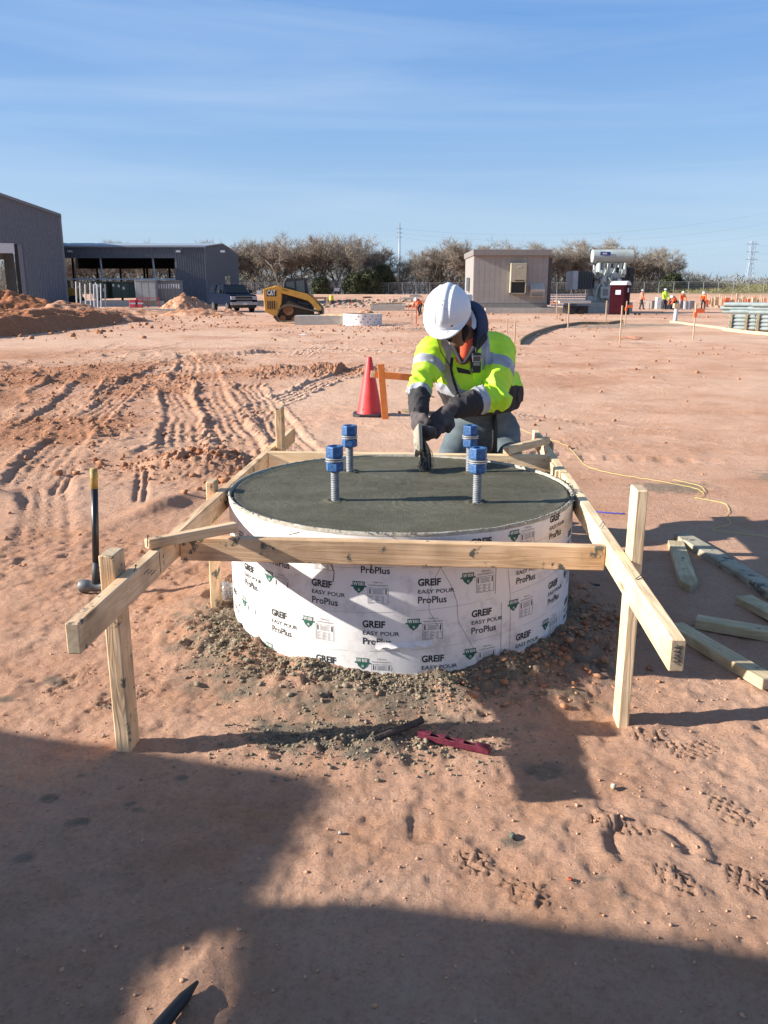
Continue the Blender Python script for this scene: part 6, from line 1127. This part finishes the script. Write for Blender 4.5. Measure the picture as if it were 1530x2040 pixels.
def jd(P):
    d = union(P, tp, .06)
    for k_, pr in enumerate(jp): d = smin(d, cone_d(P, *pr[1:])[0], .03)
    # cloth folds: rings across the sleeves bunching at the elbows, long drapes on the body
    for (a, b, f) in ((sR, eR, 62.), (eR, wR, 75.), (sL, eL, 58.), (eL, wL, 70.)):
        dd, t = cone_d(P, a, b, .08, .08); w_ = np.exp(-(np.abs(dd)/.05)**2); ph = t*(b-a).length*f+2.4*vn3(P, 7., 3)*2; am = .005+.012*np.exp(-((t-(1 if (a is sR or a is sL) else 0))/.35)**2)
        d = d+w_*am*np.abs(np.sin(ph))**.7
    d = d+.012*vn3(P*np.array([1, 1, .45], np.float32), 12., 8)-.008*np.maximum(0, 1-np.abs(vn3(P*np.array([1.3, 1, .5], np.float32), 16., 14))*7)+.005*vn3(P, 30., 4)
    hem = P[..., 2]-(wst.z-.055+.10*(P[..., 0]-wst.x)); d = np.maximum(d, -hem)
    nb, _ = cone_d(P, nck+Vector((-.03, -.14, -.085)), nck+Vector((-.01, -.02, .10)), .008, .085); return np.maximum(d, -nb)
V, Q = surf(jd, (.0, 4.05, .55), (1.0, 5.2, 1.45), .0075)
C = V[Q].mean(1).astype(np.float32); sel = np.zeros(len(C), int); ds = [cone_d(C, *pr[1:]) for pr in jp]; dT = union(C, tp, .03); near = np.argmin(np.stack([d[0] for d in ds]), 0); arm = np.min(np.stack([d[0] for d in ds]), 0) < dT-.002
x_, y_, z_ = C.T; nx_ = C[:, 0]-np.interp(z_, [wst.z, chs.z, nck.z], [wst.x, chs.x, nck.x]); front = y_ < np.interp(z_, [wst.z, chs.z, nck.z], [wst.y, chs.y, nck.y])+.05
tt = [d[1] for d in ds]
for k_, (a, b) in ((0, (.34, .56)), (2, (.34, .56))): sel[arm & (near == k_) & (tt[k_] > a) & (tt[k_] < b)] = 1
sel[arm & (near == 1) & (tt[1] > .02) & (tt[1] < .28)] = 1; sel[arm & (near == 1) & (tt[1] >= .28)] = 2; sel[arm & (near == 3) & (tt[3] > .34) & (tt[3] < .56)] = 1; sel[arm & (near == 3) & (tt[3] >= .56)] = 2
tor = ~arm; br = front & (z_ > wst.z+.02) & (((np.abs(nx_+.125) < .026)) | (np.abs(nx_-.085) < .026)); sel[tor & br] = 1; 
hl = wst.z+.015-.25*(x_-wst.x); sel[tor & (z_ < hl+.055) & (z_ > hl)] = 1; sel[tor & (z_ <= hl)] = 2; sel[tor & (z_ < wst.z+.10-.2*(x_-wst.x-.2)) & (x_ > wst.x+.10) & (y_ < wst.y+.10)] = 2
split([('jacket', LIME), ('reflective_tape', TAPE), ('black_panel', BLKF)], V, Q, sel, WK)
# trousers
tr_ = [('c', wst+Vector((.0, .02, 0)), pel+Vector((.0, .02, 0)), .15, .15), ('e', pel+Vector((0, .02, .02)), (.185, .14, .15)), ('c', hR, kR, .108, .082), ('c', kR, aR, .080, .062), ('c', hL, kL, .112, .085), ('c', kL, aL, .082, .064)]
def td(P): return np.maximum(union(P, tr_, .035)+.004*vn3(P, 12., 2)+.004*np.abs(np.sin(P[..., 2]*60+3*vn3(P, 6., 1))), np.maximum(P[..., 2]-(wst.z+.01), .07-P[..., 2]))
V, Q = surf(td, (.1, 4.4, .03), (1.05, 5.35, 1.0), .009); o = link('jeans', np_mesh('jeans', V, Q), WK, JEAN, True); o.matrix_parent_inverse = Matrix.Translation(WK.location).inverted()
for a in (aR, aL):
    c = np.array(a[:]); V, Q = surf(lambda P: np.maximum(union(P, [('c', a+Vector((0, .03, .08)), a+Vector((0, .02, -.02)), .055, .052), ('c', a+Vector((0, 0, -.03)), a+Vector((0, -.17, -.035)), .05, .042)], .03), .0-P[..., 2]), c-.28, c+.2, .009); o = link('boot', np_mesh('boot', V, Q), WK, M('boot_brown', (.10, .06, .03), .8), True); o.matrix_parent_inverse = Matrix.Translation(WK.location).inverted()
# shirt at the throat and under the hem
def part(nm, fn, lo, hi, h_, mt): V, Q = surf(fn, lo, hi, h_); o = link(nm, np_mesh(nm, V, Q), WK, mt, True); o.matrix_parent_inverse = Matrix.Translation(WK.location).inverted(); return o
part('shirt', lambda P: union(P, [('c', nck+Vector((-.015, -.03, -.0)), nck+Vector((-.03, -.085, -.07)), .065, .045)], .03), (.2, 4.3, .9), (.9, 5.2, 1.3), .009, ORS)
part('beard', lambda P: union(P, [('c', hdc+Vector((.05, -.06, -.075)), PX(914, 679, 4.425), .034, .026), ('c', PX(914, 679, 4.425), hdc+Vector((-.05, -.06, -.09)), .026, .028)], .02)+.004*vn3(P, 60., 3), np.array(hdc[:])-.22, np.array(hdc[:])+.2, .006, HAIR)
part('shirt_hem', lambda P: np.maximum(union(P, [('e', pel+Vector((.02, .03, .06)), (.20, .15, .13))]), -(P[..., 2]-(wst.z-.075+.10*(P[..., 0]-wst.x)))), (.2, 4.3, .6), (.9, 5.2, 1.3), .009, ORS)
# hood: a thick shell standing up behind the head, open to the front
hc = PX(936, 640, 4.60)
def hoodd(P):
    o_ = ell_d(P, hc+Vector((-.006, .01, -.028)), (.108, .12, .138)); i_ = ell_d(P, hc+Vector((-.05, -.05, -.02)), (.088, .11, .125)); cut = (P-np.array((hc+Vector((-.035, -.03, 0)))[:], np.float32))@np.array([-.72, -.66, .0], np.float32)
    d = np.maximum(np.maximum(o_, -i_), cut); col = np.abs(cone_d(P, nck+Vector((-.015, .0, -.03)), nck+Vector((-.01, -.02, .05)), .098, .085)[0])-.012; col = np.maximum(np.maximum(col, P[..., 2]-(nck.z+.055)), (nck.z-.07)-P[..., 2]); fr_ = P[..., 1]-(nck.y-.075); gap = np.maximum(-fr_*-1, 0); open_ = (np.abs(P[..., 0]-(nck.x-.03))-.035-.5*(P[..., 2]-nck.z+.05)); col = np.maximum(col, -np.maximum(open_, fr_)); return smin(d, col, .02)+.003*vn3(P, 22., 2)
part('hood', hoodd, (.2, 4.3, 1.0), (.8, 4.85, 1.6), .007, NVY)
lap1 = [('c', nck+Vector((-.10, -.07, .02)), nck+Vector((-.045, -.135, -.10)), .020, .009), ('c', nck+Vector((.07, -.06, .03)), nck+Vector((-.028, -.135, -.10)), .030, .010), ('c', nck+Vector((-.11, -.04, .02)), nck+Vector((-.10, -.07, .02)), .02, .02)]
part('collar', lambda P: union(P, lap1, .008), (.2, 4.2, 1.0), (.8, 4.8, 1.45), .006, CHARC)
# hard hat
hu = Vector((-.16, -.60, .78)).normalized(); hf = Vector((-.22, -.72, -.62)); hf = (hf-hu*hf.dot(hu)).normalized(); hs = hf.cross(hu); RH = np.array([hf[:], hs[:], hu[:]]).T; hc0 = PX(890, 607, 4.44)-hu*.035
def hatd(P):
    q = (P-np.array(hc0[:], np.float32))@RH.astype(np.float32); f, s_, u_ = q[..., 0], q[..., 1], q[..., 2]
    k = np.sqrt((f/.142)**2+(s_/.122)**2+(np.maximum(u_, 0)/.125)**2); d = (k-1)*.11
    rdg = .0065*np.exp(-(s_/.018)**4)+.004*(np.exp(-((np.abs(s_)-.042)/.009)**2)); d = d-rdg*ss(.0, .05, u_); d = np.maximum(d, -u_-.012); i_ = np.sqrt((f/.132)**2+(s_/.112)**2+(np.maximum(u_, 0)/.115)**2); d = np.maximum(d, -(i_-1)*.1)
    bk = np.sqrt(((f-.035)/.158)**2+(s_/.118)**2)-1; br_ = np.maximum(np.maximum(np.maximum(bk*.1, .02-f), np.abs(u_+.012+.25*np.maximum(f-.12, 0))-.005), -(np.sqrt((f/.128)**2+(s_/.108)**2)-1)*.1)
    rm = np.maximum(-.01-f, np.maximum(np.maximum((np.sqrt((f/.144)**2+(s_/.1245)**2)-1)*.1, np.abs(u_+.008)-.006), -(np.sqrt((f/.132)**2+(s_/.112)**2)-1)*.1)); return smin(smin(d, br_, .008), rm, .008)
ho = part('hard_hat', hatd, np.array(hc0[:])-.2, np.array(hc0[:])+.2, .0042, HAT)
def hp(f, s_, lift=.003):                            # point on the hat shell
    u_ = .125*math.sqrt(max(0, 1-(f/.142)**2-(s_/.122)**2)); return hc0+hf*f+hs*s_+hu*(u_+lift)
mb = MB(); rs = random.Random(5)
for (f, s_, n_, sp) in ((.085, .018, 26, .020), (.09, .055, 14, .012), (.05, -.035, 3, .012), (.10, -.02, 12, .014), (-.02, -.03, 1, .0)):
    for i in range(n_):
        a, b = f+rs.gauss(0, sp*.6), s_+rs.gauss(0, sp); r_ = rs.uniform(.0008, .0030)
        if (a/.142)**2+(b/.122)**2 < .9: c = hp(a, b, .0035+.007*math.exp(-(b/.018)**4)); mb.add([c+hf*r_*cos(k*1.05)*rs.uniform(.6, 1.6)+hs*r_*sin(k*1.05) for k in range(6)], [(0, 1, 2, 3, 4, 5)])
o = mb.build('scuff', M('scuff_dark', (.06, .06, .06), .8), WK); o['kind'] = 'stuff'; o.matrix_parent_inverse = Matrix.Translation(WK.location).inverted()
o = MB().box(hc0-hf*.08+hs*-.105+hu*.02, (.03, .02, .03)).build('hat_slot', HAT, WK, bevel=.005); o.matrix_parent_inverse = Matrix.Translation(WK.location).inverted()
# zipper, pocket, cords
def surfpt(u, v, d0=4.2, d1=5.0):                    # first point of the jacket along a sight line
    n = 220; P = np.array([PX(u, v, d)[:] for d in np.linspace(d0, d1, n)], np.float32); D = jd(P); k = np.argmax(D < 0); return Vector(P[k]) if D[k] < 0 else Vector(P[n//2])
def strip(nm, uv, w_, mt, lift=.004, n=5):
    P = []
    for (a, b), (c, d) in zip(uv[:-1], uv[1:]):
        for k in range(n): P.append(surfpt(a+(c-a)*k/n, b+(d-b)*k/n))
    P.append(surfpt(*uv[-1])); P = [p-Vector((0, lift, 0)) for p in P]
    o = MB().path(P, w_, 6).build(nm, mt, WK, smooth=True); o.matrix_parent_inverse = Matrix.Translation(WK.location).inverted()
strip('zip', [(901, 712), (899, 735), (904, 757), (910, 776), (914, 792)], .0085, BLKF, 0); strip('lanyard', [(870, 672), (878, 700), (892, 722), (900, 735)], .0022, BLKF, .004); strip('lanyard', [(932, 690), (938, 708)], .0022, BLKF, .004)
pk_ = [surfpt(u, v)-Vector((0, .006, 0)) for u, v in ((909, 731), (934, 737), (939, 746), (912, 742))]; o = MB().add(pk_+[p+Vector((0, .012, 0)) for p in pk_], [(3, 2, 1, 0), (0, 1, 5, 4), (1, 2, 6, 5), (2, 3, 7, 6), (3, 0, 4, 7)]).build('pocket_flap', BLKF, WK, bevel=.002); o.matrix_parent_inverse = Matrix.Translation(WK.location).inverted()
# belt strap
o = MB().path([PX(985, 815, 4.72), PX(986, 850, 4.75), PX(985, 905, 4.70)], .016, 6).build('strap', BLKF, WK, smooth=True); o.matrix_parent_inverse = Matrix.Translation(WK.location).inverted()
# things he carries
rp = surfpt(947, 722)-Vector((0, .022, 0)); rad = thing('two_way_radio', 'black hand radio clipped to the lime jacket at the chest', 'radio', rp, radians(8))
MB().box((0, 0, 0), (.052, .032, .105)).build('body', BLK, rad, bevel=.005); MB().tube((-.0, .002, .05), (.004, .004, .135), .0075, .005, n=8).build('antenna', BLK, rad); MB().box((0, -.0165, .022), (.038, .003, .026)).build('screen', M('radio_screen', (.05, .055, .06), .2), rad); MB().box((0, -.0168, .022), (.044, .002, .034)).build('bezel', M('radio_bezel', (.4, .4, .4), .4), rad); MB().box((0, -.0165, -.006), (.036, .003, .016)).build('keypad', M('radio_keys', (.2, .2, .2), .5), rad)
for k in range(5): MB().box((0, -.0165, -.02-k*.006), (.036, .003, .003)).build('speaker_slot', PLASTIC, rad)
tp_ = PX(880, 852, 4.66); tpm = thing('tape_measure', 'yellow and black tape measure on the belt by the left glove', 'tape measure', tp_); MB().tube((-.0, -.02, 0), (0, .02, 0), .032, n=18).build('case', BLK, tpm, bevel=.004); MB().box((0, 0, .02), (.045, .044, .022)).build('grip', M('tape_yellow', (.62, .60, .03), .5), tpm, bevel=.004)
# brush
b0 = PX(832, 858, 4.10); b1 = PX(834, 902, 4.03); b2 = Vector((PX(845, 938, 3.99).x, 3.99, .597)); BRU = thing('concrete_brush', 'wooden block brush with long dark bristles held down on the wet concrete', 'brush', b1)
ax = (b1-b0).normalized(); o = board('block', BRU, b0-ax*.02, b1+ax*.005, .022, .085, wood('brush_wood', (.36, .32, .25), (.26, .23, .18), .6), up=Vector((.25, -1, .1)), bev=.004)
mb = MB(); rs = random.Random(9); upv = Vector((.12, -.95, 0))
for i in range(520):
    t = rs.uniform(-1, 1); s_ = rs.uniform(0, 1); p = b0.lerp(b1, .15+.9*s_)+Vector((.012+rs.uniform(0, .008), 0, 0))+Vector((.0, t*.038, 0)); q = b2+Vector((rs.gauss(.0, .014)+.012*(1-s_), t*.05+rs.gauss(0, .008), rs.uniform(-.001, .012)+.02*(1-s_))); m = p.lerp(q, .5)+Vector((.018*rs.random()+.01, 0, 0)); mb.path([p, m, q], .0011, 3)
o = mb.build('bristles', M('bristle', (.03, .028, .024), .8, scale=30, col2=(.10, .095, .085)), BRU); o['kind'] = 'stuff'; o.matrix_parent_inverse = Matrix.Translation(BRU.location).inverted()
mb = MB(); mb.path([b0.lerp(b1, .4)+Vector((.014, 0, 0)), b1.lerp(b2, .5)+Vector((.018, 0, 0)), b2+Vector((.004, 0, .012))], lambda t: .018+.006*t, 8); o = mb.build('bristle_core', M('bristle_dark', (.018, .016, .014), .9), BRU, smooth=True); o.matrix_parent_inverse = Matrix.Translation(BRU.location).inverted()
# ---- far workers
def far_person(lb, u, v1, hgt, top, legs, pose='stand', face=0., helmet=True, shirt=None):
    yy = min(1.44*1765/(v1-585), 95); x_ = FX(u, yy); g = gz1(x_, yy); s = hgt/1.78; t = thing('person', lb, 'person', (x_, yy, g), face); b = {'stand': 0, 'bend': 1, 'walk': 0, 'lean': .45}[pose]
    hip = Vector((0, 0, .93-.08*b)); ch = Vector((0, -.30*b, 1.35-.28*b)); nk = Vector((0, -.42*b, 1.50-.42*b)); hd = Vector((0, -.50*b-.02, 1.65-.50*b)); st_ = .24 if pose == 'walk' else .12
    shl, shr = nk+Vector((-.19, 0, -.06)), nk+Vector((.19, 0, -.06)); el, er = shl+Vector((-.06, -.06-.1*b, -.28)), shr+Vector((.06, -.1-.1*b, -.28)); wl_, wr_ = el+Vector((.03, -.12, -.22)), er+Vector((-.03, -.16, -.2))
    kl, kr = Vector((-.12, -.08-.1*b+(st_-.12), .5)), Vector((.12, -.04-.1*b-(st_-.12), .5)); al, ar_ = Vector((-.14, st_-.12+.03, .08)), Vector((.14, -.05-(st_-.12)*1.5, .08))
    S = lambda L: [(q[0],)+tuple((w*s if isinstance(w, (Vector, float)) else w) for w in q[1:]) for q in L]
    body = [('c', ch, hip, .14, .13), ('c', nk, ch, .08, .14), ('c', hd, nk, .085, .055), ('c', shl, el, .05, .04), ('c', el, wl_, .04, .03), ('c', wl_, wl_+Vector((0, -.03, -.10)), .032, .02), ('c', shr, er, .05, .04), ('c', er, wr_, .04, .03), ('c', wr_, wr_+Vector((0, -.03, -.10)), .032, .02), ('c', hip+Vector((-.09, 0, -.05)), kl, .08, .055), ('c', kl, al, .055, .04), ('c', hip+Vector((.09, 0, -.05)), kr, .08, .055), ('c', kr, ar_, .055, .04), ('c', al, al+Vector((0, -.16, -.04)), .045, .035), ('c', ar_, ar_+Vector((0, -.16, -.04)), .045, .035)]
    bx = ((-.45*s, -1.0*s, -.02), (.45*s, .4*s, 1.9*s))
    V, Q = surf(lambda P: union(P, S(body), .03), *bx, .03); link('body', np_mesh('body', V, Q), t, SKIN, True)
    V, Q = surf(lambda P: union(P, S([('c', ch, hip+Vector((0, 0, .02)), .175, .16), ('c', nk, ch, .11, .175), ('c', shl, el, .075, .065), ('c', el, wl_, .062, .05), ('c', shr, er, .075, .065), ('c', er, wr_, .062, .05)]), .04), *bx, .028); link('jacket', np_mesh('jacket', V, Q), t, top, True)
    V, Q = surf(lambda P: union(P, S([('c', hip, hip+Vector((0, 0, -.08)), .15, .14), ('c', hip+Vector((-.09, 0, -.05)), kl, .1, .075), ('c', kl, al, .075, .065), ('c', hip+Vector((.09, 0, -.05)), kr, .1, .075), ('c', kr, ar_, .075, .065)]), .03), *bx, .028); link('trousers', np_mesh('trousers', V, Q), t, legs, True)
    h0 = hd*s+Vector((0, -.01, .035)); MB().lathe([(0, .12), (.07, .105), (.115, .06), (.13, .0), (.155, -.005)], h0, 16, Matrix.Rotation(.25+.5*b, 3, 'X')).build('hard_hat', HAT, t, smooth=True)
    MB().box((ch+Vector((0, -.17, .02)))*s, (.32, .03, .05)).build('reflective_band', M('band_pale', (.6, .6, .45), .4), t); return t
FO = M('hi_vis_orange', (.85, .14, .03), .6); FP = M('hi_vis_pink_orange', (.85, .20, .12), .6); DK = M('dark_trousers', (.03, .034, .045), .9); PL = M('pale_trousers', (.25, .28, .30), .9)
far_person('distant worker in pale orange top walking right of the portable toilet', 1279, 617, 1.8, FP, DK, 'walk', radians(80))
far_person('distant worker in lime vest among the orange ones', 1325, 618, 1.85, LIME, DK, 'stand', radians(20))
far_person('distant worker in orange bending down left of another in orange', 1347, 618, 1.75, FO, DK, 'bend', radians(-60))
far_person('distant worker in bright orange with pale trousers, middle of the group', 1358, 617.5, 1.85, FO, PL, 'lean', radians(10))
far_person('distant worker in orange at the right of the group', 1403, 616.5, 1.85, FO, DK, 'lean', radians(-30))
far_person('worker in orange bending, half hidden behind the white helmet', 838, 627, 1.6, FO, DK, 'bend', radians(-50))
